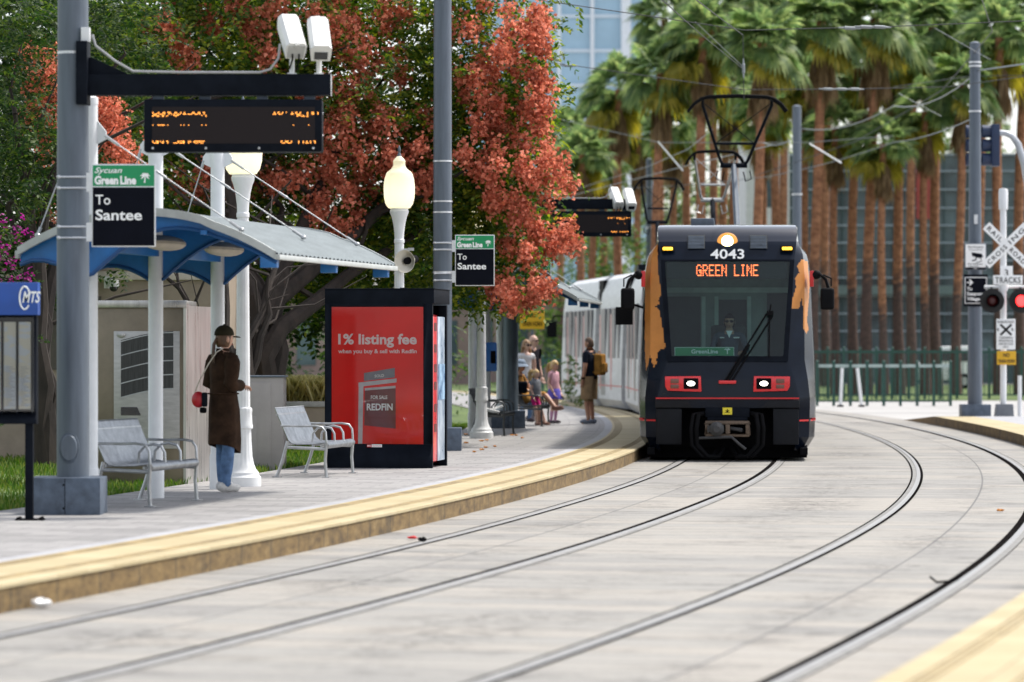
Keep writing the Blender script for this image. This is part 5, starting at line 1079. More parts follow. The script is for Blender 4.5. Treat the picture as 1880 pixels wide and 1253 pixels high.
# ------------------------------------------------------------------ green fences
fg = M('dark_green_fence', (.008,.06,.045), .5, var=.15)
fl = M('fence_top_rail', (.34,.42,.40), .5, var=.15)
def fence(label, x0, x1, Y, h, z0=0, n=8, light=False, picket=True):
    a, b = W(x0,0,Y), W(x1,0,Y); L = b.x-a.x; t = T('metal_fence', label, 'fence', (a.x,Y,z0), 0, 'green metal fences across the tracks')
    for i in range(n+1): mb = MB(); mb.box((L*i/n-.04,-.04,0),(L*i/n+.04,.04,h+.06)); mb.ell((L*i/n,0,h+.08), (.05,.05,.04)); mb.build('post', fg, t)
    mb = MB(); mb.box((0,-.03,h-.09),(L,.03,h)); mb.build('top_rail', fl if light else fg, t); mb = MB(); mb.box((0,-.02,.12),(L,.02,.17)); mb.build('bottom_rail', fg, t)
    mb = MB(); k = int(L/.14)
    for i in range(k): x = L*(i+.5)/k; mb.box((x-.011,-.011,.17),(x+.011,.011,h-.09))
    mb.build('infill_bars', fg, t); return t
fence('near green fence with a pale top rail right of the tram', 1500, 1745, 112, 1.22, 0, 8, True)
fence('far green fence in front of the glass building', 1490, 1905, 127, 1.62, 0, 14)
fence('far green fence seen between the family and the white tram', 975, 1060, 124, 1.35, 0, 4)
# white leaning delineators
for i, (x, tx, lab) in enumerate(((1543,1546,'upright white post in front of the near fence'),(1582,1574,'leaning white post in front of the near fence'),(1872,1872,'white post beside the crossing signal base'))):
    Y = 111 if i < 2 else 85; a, b = W(x,744 if i < 2 else 762,Y), W(tx,676 if i < 2 else 690,Y); a.z = 0.0
    t = T('marker_post', lab, 'post', a); mb = MB(); mb.tube([(0,0,0), b-a], .045, 10); mb.build('tube', white, t); mb = MB(); mb.lathe([(.10,-.01),(.10,.03),(.05,.05)], 12); mb.build('foot', rubber, t)
# ------------------------------------------------------------------ right hand catenary pole and its signs
RZ = .127
pr_ = W(1790,762,86); pr_.z = RZ
rp = T('catenary_pole', 'grey steel pole at the right with two small signs below its top', 'pole', pr_); hR = W(0,80,86).z-RZ
mb = MB(); mb.lathe([(.165,0),(.155,3),(.115,hR-.02),(.13,hR-.0),(.05,hR+.04),(0,hR+.05)], 24); mb.build('shaft', galv, rp)
mb = MB(); mb.box((-.33,-.28,-.14),(.33,.28,.30)); mb.build('base_box', galv_dk, rp, bevel=.012)
mb = MB()
for y_ in (115,122,430,205): z = W(0,y_,86).z-RZ; mb.lathe([(.135,z-.02),(.14,z-.02),(.14,z+.02),(.135,z+.02)], 20, cap=False)
mb.box((-.04,-.18,W(0,412,86).z-RZ),(.04,-.13,W(0,395,86).z-RZ)); mb.build('clamp_band', BAND, rp)
def post_sign(name, label, x0, y0, x1, y1, Y, mat, edge, yoff=0):
    a, b = W(x0,y1,Y), W(x1,y0,Y); c = (a+b)/2; t = T(name, label, 'sign', (c.x,Y,c.z)); w_, h_ = (b.x-a.x)/2, (b.z-a.z)/2
    mb = MB(); mb.box((-w_,-.01,-h_),(w_,.01,h_)); pn = mb.build('panel', edge, t, bevel=.012); mb = MB(); mb.box((-w_+.02,-.013,-h_+.02),(w_-.02,-.009,h_-.02)); mb.build('face', mat, pn)
    mb = MB(); mb.box((-.05,.01,-h_*.6),(.05,.06,-h_*.5)); mb.box((-.05,.01,h_*.5),(.05,.06,h_*.6)); mb.build('bracket', galv, t); return t, pn, w_, h_
YR = 85.78
t, pn, w_, h_ = post_sign('camera_notice', 'white camera surveillance notice high on the right pole', 1771, 447, 1811, 497, YR, whiteG, galv)
mb = MB(); y = -.016; mb.text('This Property', (0,y,.20), .045, width=.36, al='C', bold=.01); mb.text('Protected by', (0,y,.145), .035, width=.30, al='C'); mb.prism([(-.09,.10),(.14,.07),(.17,.0),(.10,-.03),(-.08,.02)], (0,y,0), (1,0,0), (0,0,1), .002); mb.tube([(.02,y,0),(.0,y,-.07),(-.08,y,-.09)], .014, 5); mb.tube([(.12,y,-.02),(.13,y,-.1),(.02,y,-.13)], .007, 5)
mb.text('Surveillance', (-.01,y,-.175), .04, width=.33, al='C', bold=.01); mb.text('Cameras', (-.05,y,-.225), .035, width=.22, al='C', bold=.01); mb.box((-w_+.02,y,-h_+.02),(w_-.02,y+.002,-h_+.07)); mb.build('lettering', navy_s, pn); mb = MB(); mb.text('MTS', (0,y-.003,-h_+.03), .03, width=.08, al='C', bold=.02); mb.build('lettering', whiteG, pn)
t, pn, w_, h_ = post_sign('direction_sign', 'black sign with an arrow to Seaport Village on the right pole', 1771, 509, 1812, 558, YR, navy_s, M('sign_edge_white', (.75,.75,.75), .4))
mb = MB(); mb.text('To', (-.20,y,.0), .075, width=.12, bold=.03); mb.text('Seaport', (-.20,y,-.11), .075, width=.38, bold=.03); mb.text('Village', (-.20,y,-.225), .075, width=.29, bold=.03); mb.box((-.20,y,.165),(-.10,y+.002,.19)); mb.prism([(-.13,.25),(-.06,.178),(-.13,.105),(-.155,.12),(-.11,.178),(-.155,.235)][::-1], (0,y,0), (1,0,0), (0,0,1), -.002); mb.build('lettering', whiteG, pn)
mb = MB(); mb.box((-.27,.03,-.36),(.27,.05,.36)); mb.build('back_board', navy_s, t)
# railway crossing signal
xs = T('crossing_signal', 'railroad crossing signal with a white crossbuck and red lamps at the right edge', 'crossing signal', (W(1842,0,84.5).x,84.5,RZ)); Yx = 84.5
zz_ = lambda y: W(0,y,Yx).z-RZ
mb = MB(); mb.lathe([(.07,0),(.07,zz_(350)),(.0,zz_(350))], 16); mb.lathe([(.10,zz_(385)),(.105,zz_(352)),(.09,zz_(347)),(.0,zz_(346))], 16); mb.build('mast', white, xs)
mb = MB(); mb.prism([(-.22,-.14),(.24,-.14),(.20,.33),(-.16,.33)], (0,.14,0), (1,0,0), (0,0,1), .3); mb.build('base', M('crossing_base_grey', (.16,.17,.19), .5, .2), xs, bevel=.02)
z = zz_(451); lt_ = M('black_crossing_letter', (.012,.012,.012), .6)
for sg, tx, nm in ((1,'CROSSING','rising'),(-1,'RAILROAD','falling')):
    u = V3((math.cos(R(44))*.98, 0, sg*math.sin(R(44))*.98)); v_ = V3((-u.z,0,u.x)).normalized(); u = u.normalized(); c = V3((.06,-.10-.022*(sg>0),z)); q = MB()
    q.prism([(-.63,-.105),(.63,-.105),(.63,.105),(-.63,.105)], c, u, v_, -.012); bb = q.build('crossbuck_blade', whiteG, xs)
    q = MB(); q.text(tx[:4] if sg < 0 else tx[:5], c+u*-.57-v_*.052+V3((0,-.004,0)), .105, u, v_, width=.42 if sg < 0 else .55, bold=.012, ex=.003, sp_=1.3); q.text(tx[4:] if sg < 0 else tx[5:], c+u*(.12 if sg < 0 else .08)-v_*.052+V3((0,-.004,0)), .105, u, v_, width=.44, bold=.012, ex=.003, sp_=1.3); q.build('lettering', lt_, bb)
def plate(x0, y0, x1, y1, mat, nm='sign_plate', d=.11, bev=.015):
    a, b = W(x0,y1,Yx), W(x1,y0,Yx); o = xs.location; mb = MB(); mb.box((a.x-o.x,-d-.012,a.z-o.z),(b.x-o.x,-d,b.z-o.z)); return mb.build(nm, mat, xs, bevel=bev), a-o, b-o
pl_, a, b = plate(1835,489,1858,511,whiteG); mb = MB(); mb.text('3', ((a.x+b.x)/2,-.127,a.z+.045), .15, al='C', bold=.01); mb.build('lettering', lt_, pl_)
pl_, a, b = plate(1822,506,1876,523,whiteG, d=.125); mb = MB(); mb.text('TRACKS', ((a.x+b.x)/2,-.142,a.z+.035), .135, width=.56, al='C', bold=.01, sp_=1.1); mb.build('lettering', lt_, pl_)
pl_, a, b = plate(1828,586,1863,642,whiteG); cx_ = (a.x+b.x)/2; mb = MB(); yq = -.128
mb.text('RAILROAD', (cx_,yq,b.z-.09), .05, width=.36, al='C', bold=.01); cz = b.z-.24
for s in (-1,1): u = V3((.72,0,.69*s)); v_ = V3((-u.z,0,u.x)); mb.add([V3((cx_,yq,cz))+u*p+v_*q for p,q in ((-.17,-.025),(.17,-.025),(.17,.025),(-.17,.025))], [(0,1,2,3)])
mb.text('R', (cx_-.17,yq,cz-.03), .07, al='C', bold=.01); mb.text('R', (cx_+.15,yq,cz-.03), .07, al='C', bold=.01)
for i, tx in enumerate(('CROSSING','PEDESTRIANS','AND BICYCLES','ONLY')): mb.text(tx, (cx_,yq,b.z-.44-.066*i), .042 if i else .05, width=(.30,.32,.32,.12)[i], al='C', bold=.01)
mb.build('lettering', lt_, pl_)
pl_, a, b = plate(1829,645,1864,670,M('yellow_plate', (.72,.40,.01), .5, var=.05)); mb = MB(); mb.text('NO', ((a.x+b.x)/2,yq,b.z-.13), .085, width=.14, al='C', bold=.02); mb.text('TRAIN HORN', ((a.x+b.x)/2,yq,a.z+.045), .075, width=.37, al='C', bold=.02); mb.build('lettering', lt_, pl_)
mb = MB(); z = zz_(527); mb.tube([(-.42,0,z),(.48,0,z)], .035, 10); mb.lathe([(.09,z-.1),(.11,z-.04),(.11,z+.06),(.08,z+.1)], 14); mb.build('cross_arm', white, xs)
for x, on in ((1820,0),(1873,1)):
    c = V3((W(x,0,Yx).x-xs.location.x, -.14, zz_(553))); ax = (V3((1,0,0)),V3((0,0,1)),V3((0,-1,0)))
    mb = MB(); mb.lathe([(.27,0),(.27,.015),(.0,.016)], 28, c, ax=ax); mb.tube([c+V3((0,.02,.05)), V3((c.x,0,zz_(527)))], .03); f = mb.build('lamp_backing', M('lamp_black', (.01,.01,.01), .7), xs)
    mb = MB(); mb.lathe([(.135,.016),(.145,.19),(.138,.19),(.125,.016)], 24, c, ax=ax, cap=False); mb.build('visor', dark, f)
    mb = MB(); mb.ell(c+V3((0,-.025,0)), (.125,.05,.125)); mb.build('lens', EM('lit_red_lens', (1,.03,.03), 3.2) if on else M('dull_red_lens', (.07,.006,.006), .35), f)
# traffic signal on a curved mast arm
YT = 88
tl = T('traffic_signal', 'dark blue traffic signal heads on a curved grey mast arm at the top right', 'traffic signal', (W(1897,0,YT).x,YT,RZ))
mb = MB(); o = tl.location; mb.tube([V3((0,0,0))]+[W(x,y,YT)-o for x, y in ((1897,640),(1896,430),(1889,350),(1880,300),(1869,265),(1858,250),(1846,245),(1835,244))], [.11,.10,.095,.09,.085,.08,.075,.07,.07], 14); mb.build('mast_arm', M('mast_paint', (.45,.47,.50), .4, .2), tl)
nb = M('navy_signal_paint', (.01,.025,.07), .45)
for x0, x1, vis, yy_ in ((1819,1834,1803,0),(1789,1800,1778,.5)):
    a, b = W(x0,306,YT+yy_)-o, W(x1,229,YT+yy_)-o; mb = MB(); mb.box((a.x,-.2+yy_,a.z),(b.x,.2+yy_,b.z)); hd = mb.build('signal_head', nb, tl, bevel=.02)
    for i in range(3):
        zc = b.z-(b.z-a.z)*(i+.5)/3; mb = MB(); ax = (V3((0,1,0)),V3((0,0,1)),V3((-1,0,0))); mb.lathe([(.14,0),(.15,a.x-(W(vis,0,YT).x-o.x)),(.142,a.x-(W(vis,0,YT).x-o.x)),(.13,0)], 18, V3((a.x,yy_,zc)), ax=ax, cap=False); mb.build('visor', nb, hd)
# more catenary poles
for x, top, Y, r, lab in ((1463,195,117,.15,'distant grey catenary pole right of the tram pantograph'),(1192,292,150,.14,'farthest grey catenary pole left of the tram pantographs')):
    h = W(0,top,Y).z; t = T('catenary_pole', lab, 'pole', (W(x,0,Y).x,Y,0)); mb = MB(); mb.lathe([(r,0),(r*.9,h-.03),(r*1.05,h-.02),(r*.3,h+.03),(0,h+.04)], 18); mb.build('shaft', galv, t); mb = MB(); mb.lathe([(r*1.05,h*.7),(r*1.12,h*.7),(r*1.12,h*.7+.05),(r*1.05,h*.7+.05)], 18, cap=False); mb.build('clamp_band', BAND, t)
# ------------------------------------------------------------------ overhead wires
wirem = M('wire_dark', (.05,.052,.055), .5, .4); wirel = M('wire_pale', (.26,.28,.29), .5, .3)
def wire(label, pts, r=.011, mat=wirem, sag=0, ins=()):
    P = [W(x,y,Y) for x, y, Y in pts]; o = P[0]; t = T('overhead_wire', label, 'wire', o, 0, 'overhead tram wires and span cables'); q = []
    for i in range(len(P)-1):
        for j in range(6): f = j/6; q.append(P[i].lerp(P[i+1], f)-o-V3((0,0,sag*4*f*(1-f))))
    q.append(P[-1]-o); mb = MB(); mb.tube(q, r*.62, 5); mb.build('cable', mat, t)
    for x, y, Y in ins:
        c = W(x,y,Y)-o; d = (P[-1]-P[0]).normalized(); mb = MB(); mb.tube([c-d*.18,c-d*.09,c-d*.08,c+d*.08,c+d*.09,c+d*.18], [.012,.018,.03,.03,.018,.012], 8); mb.build('insulator', wirel, t)
wire('topmost span wire crossing the frame above the pantograph', [(960,-4,60),(1368,56,60),(1640,49,60),(1900,38,60)], .012, wirem, 0, [(1560,52,60),(1590,50,60),(1615,50,60)])
wire('second span wire level with the pantograph head', [(990,112,75),(1365,165,75),(1560,164,75),(1740,160,75),(1900,138,75)], .013, wirem, 0, [(1045,121,75),(1520,164,75),(1545,164,75),(1570,164,75)])
wire('dark contact wire falling from the top edge to the hanger left', [(1200,-14,40),(1285,62,55),(1363,126,70)], .011)
wire('dark feeder wire falling from the top edge to the upper hanger', [(1268,-8,48),(1320,32,56),(1363,64,60)], .013)
wire('vertical dropper wire above the pantograph', [(1364,64,70),(1365,125,70),(1366,185,70)], .012, wirem, 0, [(1365,126,70)])
wire('pale messenger wire from the hanger to the right', [(1276,40,64),(1363,122,70)], .010, wirel)
wire('pale thick feeder cable sagging towards the right pole', [(1400,262,117),(1473,237,117),(1640,195,105),(1783,142,87)], .026, wirel, .25)
wire('dark feeder rising steeply past the right pole top', [(1390,322,120),(1572,260,112),(1730,166,98),(1822,58,80),(1800,-10,70)], .018)
wire('lower pale contact wire running to the right pole', [(1060,348,150),(1400,326,128),(1640,262,110),(1790,216,90)], .020, wirel, .1)
wire('pale contact wire behind the far departure display', [(1032,364,128),(1240,310,110),(1420,266,95)], .018, wirel)
wire('messenger wire curving up to the second pantograph', [(1058,348,128),(1190,306,118),(1262,275,105),(1308,238,92)], .016, wirel)
wire('feeder from the right pole out of the right edge', [(1795,130,86),(1900,115,80)], .030, wirel)
wire('thin wire below the feeder at the right edge', [(1640,160,98),(1783,140,88),(1900,138,86)], .012)
wire('long span wire left of the pantographs', [(1010,215,120),(1210,262,112),(1480,262,108),(1640,250,105)], .014, wirel, 0, [(1020,217,120),(1048,223,120)])
wire('white registration rod near the left pantograph', [(1208,260,112),(1254,314,112)], .035, white)
wire('white registration rod right of the grey distant pole', [(1486,264,112),(1545,300,112)], .035, white)
wire('thin diagonal pull off wire at the top right', [(1716,52,82),(1818,110,84)], .012, wirel)
wire('thin diagonal pull off wire above the near fence', [(1650,172,98),(1728,214,98)], .012, wirel)
# ------------------------------------------------------------------ parked white van blurred behind the fence
van = T('parked_van', 'white van parked beyond the far fence, seen through its bars', 'van', (W(1735,0,160).x,160,.0))
mb = MB(); pr = [(-1.0,.35),(-1.0,1.0),(-.85,1.15),(-.6,1.75),(.95,1.8),(1.02,1.6),(1.02,.35)]; mb.prism([(p[0]*1.1,p[1]) for p in pr[::-1]], (0,-.8,0), (1,0,0), (0,0,1), -1.7); mb.build('body', white, van, bevel=.08)
mb = MB(); mb.box((-.85,-.83,1.15),(.95,-.79,1.6)); mb.build('window', sideglass, van)
for x in (-.7,.7): mb = MB(); mb.lathe([(.0,0),(.32,.0),(.32,.2),(0,.2)], 18, (x,-.82,.32), ax=(V3((1,0,0)),V3((0,0,1)),V3((0,1,0)))); wv = mb.build('wheel', rubber, van); mb = MB(); mb.lathe([(0,-.01),(.17,-.01),(.17,.01),(0,.01)], 14, (x,-.82,.32), ax=(V3((1,0,0)),V3((0,0,1)),V3((0,1,0)))); mb.build('rim', steel, wv)
# ------------------------------------------------------------------ people
def skin_mesh(verts, edges, rad, lev=1):
    me = bpy.data.meshes.new('tmp'); me.from_pydata(verts, edges, []); ob = bpy.data.objects.new('tmp', me); COL.objects.link(ob)
    ob.modifiers.new('s', 'SKIN'); sk = me.skin_vertices[0].data
    for i, r in enumerate(rad): sk[i].radius = (r, r) if not isinstance(r, tuple) else r; sk[i].use_root = (i == 0)
    ob.modifiers[0].use_smooth_shade = True; m = ob.modifiers.new('u', 'SUBSURF'); m.levels = lev; m.render_levels = lev
    dg = bpy.context.evaluated_depsgraph_get(); out = bpy.data.meshes.new_from_object(ob.evaluated_get(dg))
    P = [V3(v.co) for v in out.vertices]; F = [tuple(p.vertices) for p in out.polygons]
    bpy.data.objects.remove(ob); bpy.data.meshes.remove(me); bpy.data.meshes.remove(out); return P, F
def head_mesh(mb, c, s, yaw=0, pitch=0, m=0):           # a shaped head: jaw, brow, nose, chin; faces local -y, turned by yaw
    n, k = 22, 18; rot = Matrix.Rotation(yaw, 3, 'Z')@Matrix.Rotation(pitch, 3, 'X'); vs = []
    for i in range(k+1):
        ph = math.pi*i/k; z = -math.cos(ph); r = max(math.sin(ph), .02)
        for j in range(n):
            a = 2*math.pi*j/n; x, y = r*math.sin(a), -r*math.cos(a); X, Yy, Z = x*.076, y*.096, z*.118
            if z < 0: X *= 1+.26*z; Yy += (.012 if y < 0 else .028)*z*(-1 if y < 0 else 1)*(1 if y > 0 else .6)
            if z < -.2 and y > 0: Yy *= 1+.35*(z+.2)
            if y < 0:
                g = math.exp(-((x/.16)**2)); Yy -= .022*g*math.exp(-((z+.22)/.16)**2)+.008*g*math.exp(-((z+.62)/.14)**2)
                Yy += .010*(math.exp(-((abs(x)-.38)/.17)**2))*math.exp(-((z-.02)/.13)**2)
            vs.append(rot@V3((X*s,Yy*s,Z*s))+V3(c))
    fs = [(i*n+j, i*n+(j+1)%n, (i+1)*n+(j+1)%n, (i+1)*n+j) for i in range(k) for j in range(n)]
    mb.add(vs, fs, m)
    for sx in (-1, 1): mb.ell(rot@V3((sx*.077*s,.012*s,-.008*s))+V3(c), (.012*s,.022*s,.033*s), 8, 6, rot, m)
    return rot
def hand(mb, w, d, nrm, s, m=0):                        # palm, four bent fingers of unequal length and a thumb
    w, d, nrm = V3(w), V3(d).normalized(), V3(nrm).normalized(); sd = d.cross(nrm).normalized(); nrm = sd.cross(d)
    rot = Matrix((sd, d, nrm)).transposed(); mb.ell(w+d*.045*s, (.040*s,.055*s,.017*s), 10, 7, rot, m)
    for i, L in enumerate((.066,.076,.071,.054)):
        b = w+d*.085*s+sd*((i-1.5)*.019*s); p1 = b+d*L*.45*s+nrm*.008*s; p2 = p1+(d*.8+nrm*.6)*L*.33*s; p3 = p2+(d*.45+nrm*.9)*L*.28*s
        mb.tube([b-d*.03*s,b,p1,p2,p3], [.0095*s,.0095*s,.0088*s,.008*s,.006*s], 6, m=m)
    b = w+d*.03*s+sd*.034*s; mb.tube([b,b+(sd*.7+d*.7)*.03*s,b+(sd*.4+d*.9)*.055*s+nrm*.012*s], [.012*s,.011*s,.008*s], 6, m=m)
def person(label, loc, facing, J, regions, mats, H=1.0, head_yaw=0, head_pitch=0, rad=None, hands=True, fem=False):
    """J: joints in metres for a 1.72 m adult facing local -y; regions: bone -> list of (t up to, material slot)"""
    base = dict(pelvis=(0,0,.94), spine=(0,.012,1.12), chest=(0,.01,1.32), neck=(0,.012,1.455), head=(0,-.005,1.60),
        shoR=(-.175,.01,1.40), elbR=(-.225,.03,1.12), wriR=(-.215,-.06,.88), shoL=(.175,.01,1.40), elbL=(.225,.03,1.12), wriL=(.215,-.06,.88),
        hipR=(-.09,0,.90), kneR=(-.10,-.015,.49), ankR=(-.10,.03,.085), toeR=(-.115,-.12,.035), hipL=(.09,0,.90), kneL=(.10,-.015,.49), ankL=(.10,.03,.085), toeL=(.115,-.12,.035))
    base.update(J); J = {k: V3(v)*H for k, v in base.items()}
    names = ['pelvis','spine','chest','neck','shoR','elbR','wriR','shoL','elbL','wriL','hipR','kneR','ankR','toeR','hipL','kneL','ankL','toeL','head']
    R_ = dict(pelvis=(.135,.105), spine=(.125,.098), chest=(.15,.11), neck=.052, shoR=.062, elbR=.041, wriR=.029, shoL=.062, elbL=.041, wriL=.029, hipR=.088, kneR=.055, ankR=.039, toeR=.036, hipL=.088, kneL=.055, ankL=.039, toeL=.036, head=.05)
    if rad: R_.update(rad)
    R_ = {k: (tuple(q*H for q in v) if isinstance(v, tuple) else v*H) for k, v in R_.items()}
    bones = [('pelvis','spine'),('spine','chest'),('chest','neck'),('neck','head'),('chest','shoR'),('shoR','elbR'),('elbR','wriR'),('chest','shoL'),('shoL','elbL'),('elbL','wriL'),('pelvis','hipR'),('hipR','kneR'),('kneR','ankR'),('ankR','toeR'),('pelvis','hipL'),('hipL','kneL'),('kneL','ankL'),('ankL','toeL')]
    vs = [J[n] for n in names]; es = [(names.index(a), names.index(b)) for a, b in bones]; rd = [R_[n] for n in names]; extra = []
    for a, b in list(bones):                            # a mid vertex per limb bone keeps muscles full
        if a[:3] in ('hip','kne','sho','elb') and b[:3] in ('kne','ank','elb','wri'):
            es.remove((names.index(a), names.index(b))); k = len(vs); vs.append(J[a].lerp(J[b], .38)); ra, rb = R_[a], R_[b]; rd.append((ra*.62+rb*.38)*(1.12 if a[:3] in ('kne','elb') else 1.0)); es += [(names.index(a), k), (k, names.index(b))]
    P, F = skin_mesh(vs, es, rd, 2)
    def seg(p):
        best = None
        for a, b in bones:
            A, B = J[a], J[b]; d = B-A; t = max(0, min(1, (p-A).dot(d)/max(d.length_squared, 1e-9))); q = (p-A-d*t).length-.5*(R_[a][0] if isinstance(R_[a], tuple) else R_[a])
            if best is None or q < best[0]: best = (q, a, b, t)
        return best
    mb = MB(); mb.add(P, F, 0)
    for i, f in enumerate(F):
        c = sum((P[j] for j in f), V3())/len(f); _, a, b, t = seg(c); key = a[:3]+b[:3]
        for tt, mm in regions.get(key, regions['*']):
            if t <= tt: mb.mi[i] = mm; break
    t = T('person', label, 'person', loc, math.atan2(facing[0], -facing[1]))
    rot = head_mesh(mb, J['head'], H if H > .9 else H*1.22, head_yaw, head_pitch, 0)
    if hands:
        for s in 'RL':
            d = (J['wri'+s]-J['elb'+s]); hand(mb, J['wri'+s], d, V3((.2 if s == 'R' else -.2,-.5,-.2)) if abs(d.normalized().z) > .7 else V3((0,0,-1)), H, 0)
    for s in 'RL':                                      # feet as real shoes, heel to toe
        a, o = J['ank'+s], J['toe'+s]; d = V3((o.x-a.x,o.y-a.y,0)).normalized(); sl = regions['shoe']; rr = Matrix((V3((-d.y,d.x,0)), d, V3((0,0,1)))).transposed(); lo = min(a.z, o.z+.03*H)-.05*H
        mb.ell(V3((a.x,a.y,lo+.045*H))+d*.05*H, (.046*H,.135*H,.047*H), 12, 8, rr, sl); mb.ell(V3((a.x,a.y,lo+.05*H))-d*.03*H, (.042*H,.055*H,.052*H), 10, 7, rr, sl)
    mb.build('body', mats, t, angle=80)
    if True:
        h = J['head']; s = (H if H > .9 else H*1.22); mb = MB()
        for sx in (-1, 1): mb.ell(rot@V3((sx*.030*s,-.083*s,.004*s))+h, (.011*s,.007*s,.006*s), 8, 6, rot)
        mb.build('eye', dark, t); mb = MB(); mb.ell(rot@V3((0,-.097*s,-.060*s))+h, (.022*s,.008*s,.006*s), 8, 6, rot); mb.build('lips', LIPS, t)
    return t, J, rot
LIPS = M('lip_skin', (.36,.13,.11), .5, var=.1)
skinA = M('warm_skin', (.52,.29,.20), .5, var=.08, scale=12); skinB = M('tanned_skin', (.44,.23,.15), .5, var=.08, scale=12); skinC = M('fair_skin', (.60,.38,.30), .5, var=.06, scale=12)
def cloth(n, c, **k): return M(n, c, .9, var=k.pop('var', .18), scale=k.pop('scale', 9), bump=.3, spec=.1, **k)
def loft(mb, rings, n=26, folds=0, fa=.0, seed=0, m=0, close=True):
    """rings: (centre, rx, ry); soft vertical folds grow towards the last ring"""
    rr = np.random.default_rng(seed); ph = rr.uniform(0,6.28,4); vs = []; k = len(rings)
    for i, (c, rx, ry) in enumerate(rings):
        for j in range(n):
            a = 2*math.pi*j/n; w_ = 1+fa*(i/(k-1))*(.6*math.sin(folds*a+ph[0])+.4*math.sin((folds*2+1)*a+ph[1]))+.012*math.sin(5*a+i*1.7+ph[2]); vs.append(V3(c)+V3((math.cos(a)*rx*w_, math.sin(a)*ry*w_, 0)))
    fs = [(i*n+j, (i+1)*n+j, (i+1)*n+(j+1)%n, i*n+(j+1)%n) for i in range(k-1) for j in range(n)]
    if close: fs += [tuple(range(n))]
    mb.add(vs, fs, m)
def hair_cap(mb, h, rot, s, lo=-.35, back=1.0, thick=1.07, front=.35, m=0):   # hair over skull: everything except the face
    n, k = 22, 14; vs = []; rr = np.random.default_rng(3)
    for i in range(k+1):
        ph = math.pi*(1-i/k*.74); z = -math.cos(ph); r = max(math.sin(ph), .02)
        for j in range(n):
            a = 2*math.pi*j/n; x, y = r*math.sin(a), -r*math.cos(a); q = thick*(1+rr.normal(0,.012))
            zz = z
            if y < -.2 and z < front: zz = max(z, front); sc = math.sqrt(max(0, 1-zz*zz))/max(r, .05); x, y = x*sc, y*sc
            if z < lo and y > 0: q *= 1.02
            vs.append(rot@V3((x*.076*q*s, y*.096*q*s, zz*.118*q*s))+h)
    mb.add(vs, [(i*n+j, (i+1)*n+j, (i+1)*n+(j+1)%n, i*n+(j+1)%n) for i in range(k) for j in range(n)], m)
def strands(mb, root, path, s, n, spread, r, seed, m=0):
    rr = np.random.default_rng(seed)
    for _ in range(n):
        o = V3(rr.normal(0,spread,3)); pts = [V3(root)+o*.3]+[V3(p)+o*(.6+.25*i)+V3(rr.normal(0,spread*.2,3)) for i, p in enumerate(path)]; mb.tube(pts, [r]*(len(pts)-1)+[r*.3], 5, m=m)
# 1 the waiting woman ------------------------------------------------
coatm = cloth('dark_brown_coat', (.038,.021,.013), var=.35); jean = cloth('blue_jeans', (.10,.17,.30), var=.3); shoew = M('chunky_white_trainer', (.55,.53,.50), .6, var=.15, scale=14); hairb = M('brown_hair', (.10,.05,.025), .5, var=.35, scale=18, streak=(1,1,.15)); capm = cloth('dark_olive_cap', (.028,.024,.014))
reg = {'*':[(1,1)], 'neckhe':[(1,0)], 'chenec':[(.85,1),(1,0)], 'shoelb':[(1,1)], 'elbwri':[(.75,1),(1,0)], 'pelspi':[(1,1)], 'hipkne':[(1,2)], 'kneank':[(1,2)], 'anktoe':[(1,3)], 'shoe':3, 'pelhip':[(1,2)]}
pA, J, rot = person('woman in dark brown coat and olive cap waiting beside the lamp post', V3((-2.99,39.6,Z0)), (.80,.60), dict(elbR=(-.235,.06,1.13), wriR=(-.13,-.14,1.11), elbL=(.235,.03,1.13), wriL=(.06,-.20,1.11), toeR=(-.14,-.10,.035), toeL=(.13,-.20,.035), ankR=(-.13,.07,.085), ankL=(.12,-.06,.085), kneR=(-.115,.02,.49), kneL=(.11,-.05,.49)), reg, [skinA, coatm, jean, shoew], 1.0, head_yaw=.05, rad=dict(shoR=.07, shoL=.07, elbR=.05, elbL=.05, wriR=.03, wriL=.03, kneR=.070, kneL=.070, ankR=.060, ankL=.060, hipR=.082, hipL=.082))
mb = MB(); loft(mb, [((0,.01,1.455),.075,.07),((0,.01,1.42),.15,.10),((0,.012,1.36),.185,.12),((0,.015,1.24),.168,.128),((0,.015,1.12),.160,.125),((0,.01,1.02),.165,.132),((0,.0,.86),.184,.152),((0,.0,.70),.188,.158),((0,.0,.56),.19,.162),((0,.0,.47),.188,.160)], 32, 5, .09, 4)
for s in 'RL':
    a, b, c = J['sho'+s], J['elb'+s], J['wri'+s]; q = [a+V3((0,0,.03)), a.lerp(b,.15), a.lerp(b,.4), a.lerp(b,.7), b.lerp(a,.06)+V3((0,.015,0)), b.lerp(c,.25)+V3((0,.01,-.01)), b.lerp(c,.55), b.lerp(c,.82)]; mb.tube(q, [.055,.083,.082,.074,.072,.068,.062,.060], 14)
for i in range(32*9, 32*10): v = mb.v[i]; mb.v[i] = (v[0], v[1], v[2]-.06*(1 if v[1] < 0 else -.6)*min(1, abs(v[1])/.12))
mb.build('coat', coatm, pA, angle=80); mb = MB(); mb.tube([V3((.19*math.cos(a),.012+.142*math.sin(a),1.03)) for a in np.linspace(0,2*math.pi,28)], .008, 6); mb.lathe([(.082,1.42),(.075,1.47),(.07,1.50)], 20, (0,.014,0), cap=False); mb.build('belt_and_collar', coatm, pA)
h = J['head']; mb = MB(); hair_cap(mb, h, rot, 1.0); strands(mb, h+V3((0,.10,-.0)), [h+V3((0,.135,-.06)), h+V3((0,.14,-.16)), h+V3((0,.13,-.24))], 1, 16, .013, .011, 2); mb.build('hair', hairb, pA)
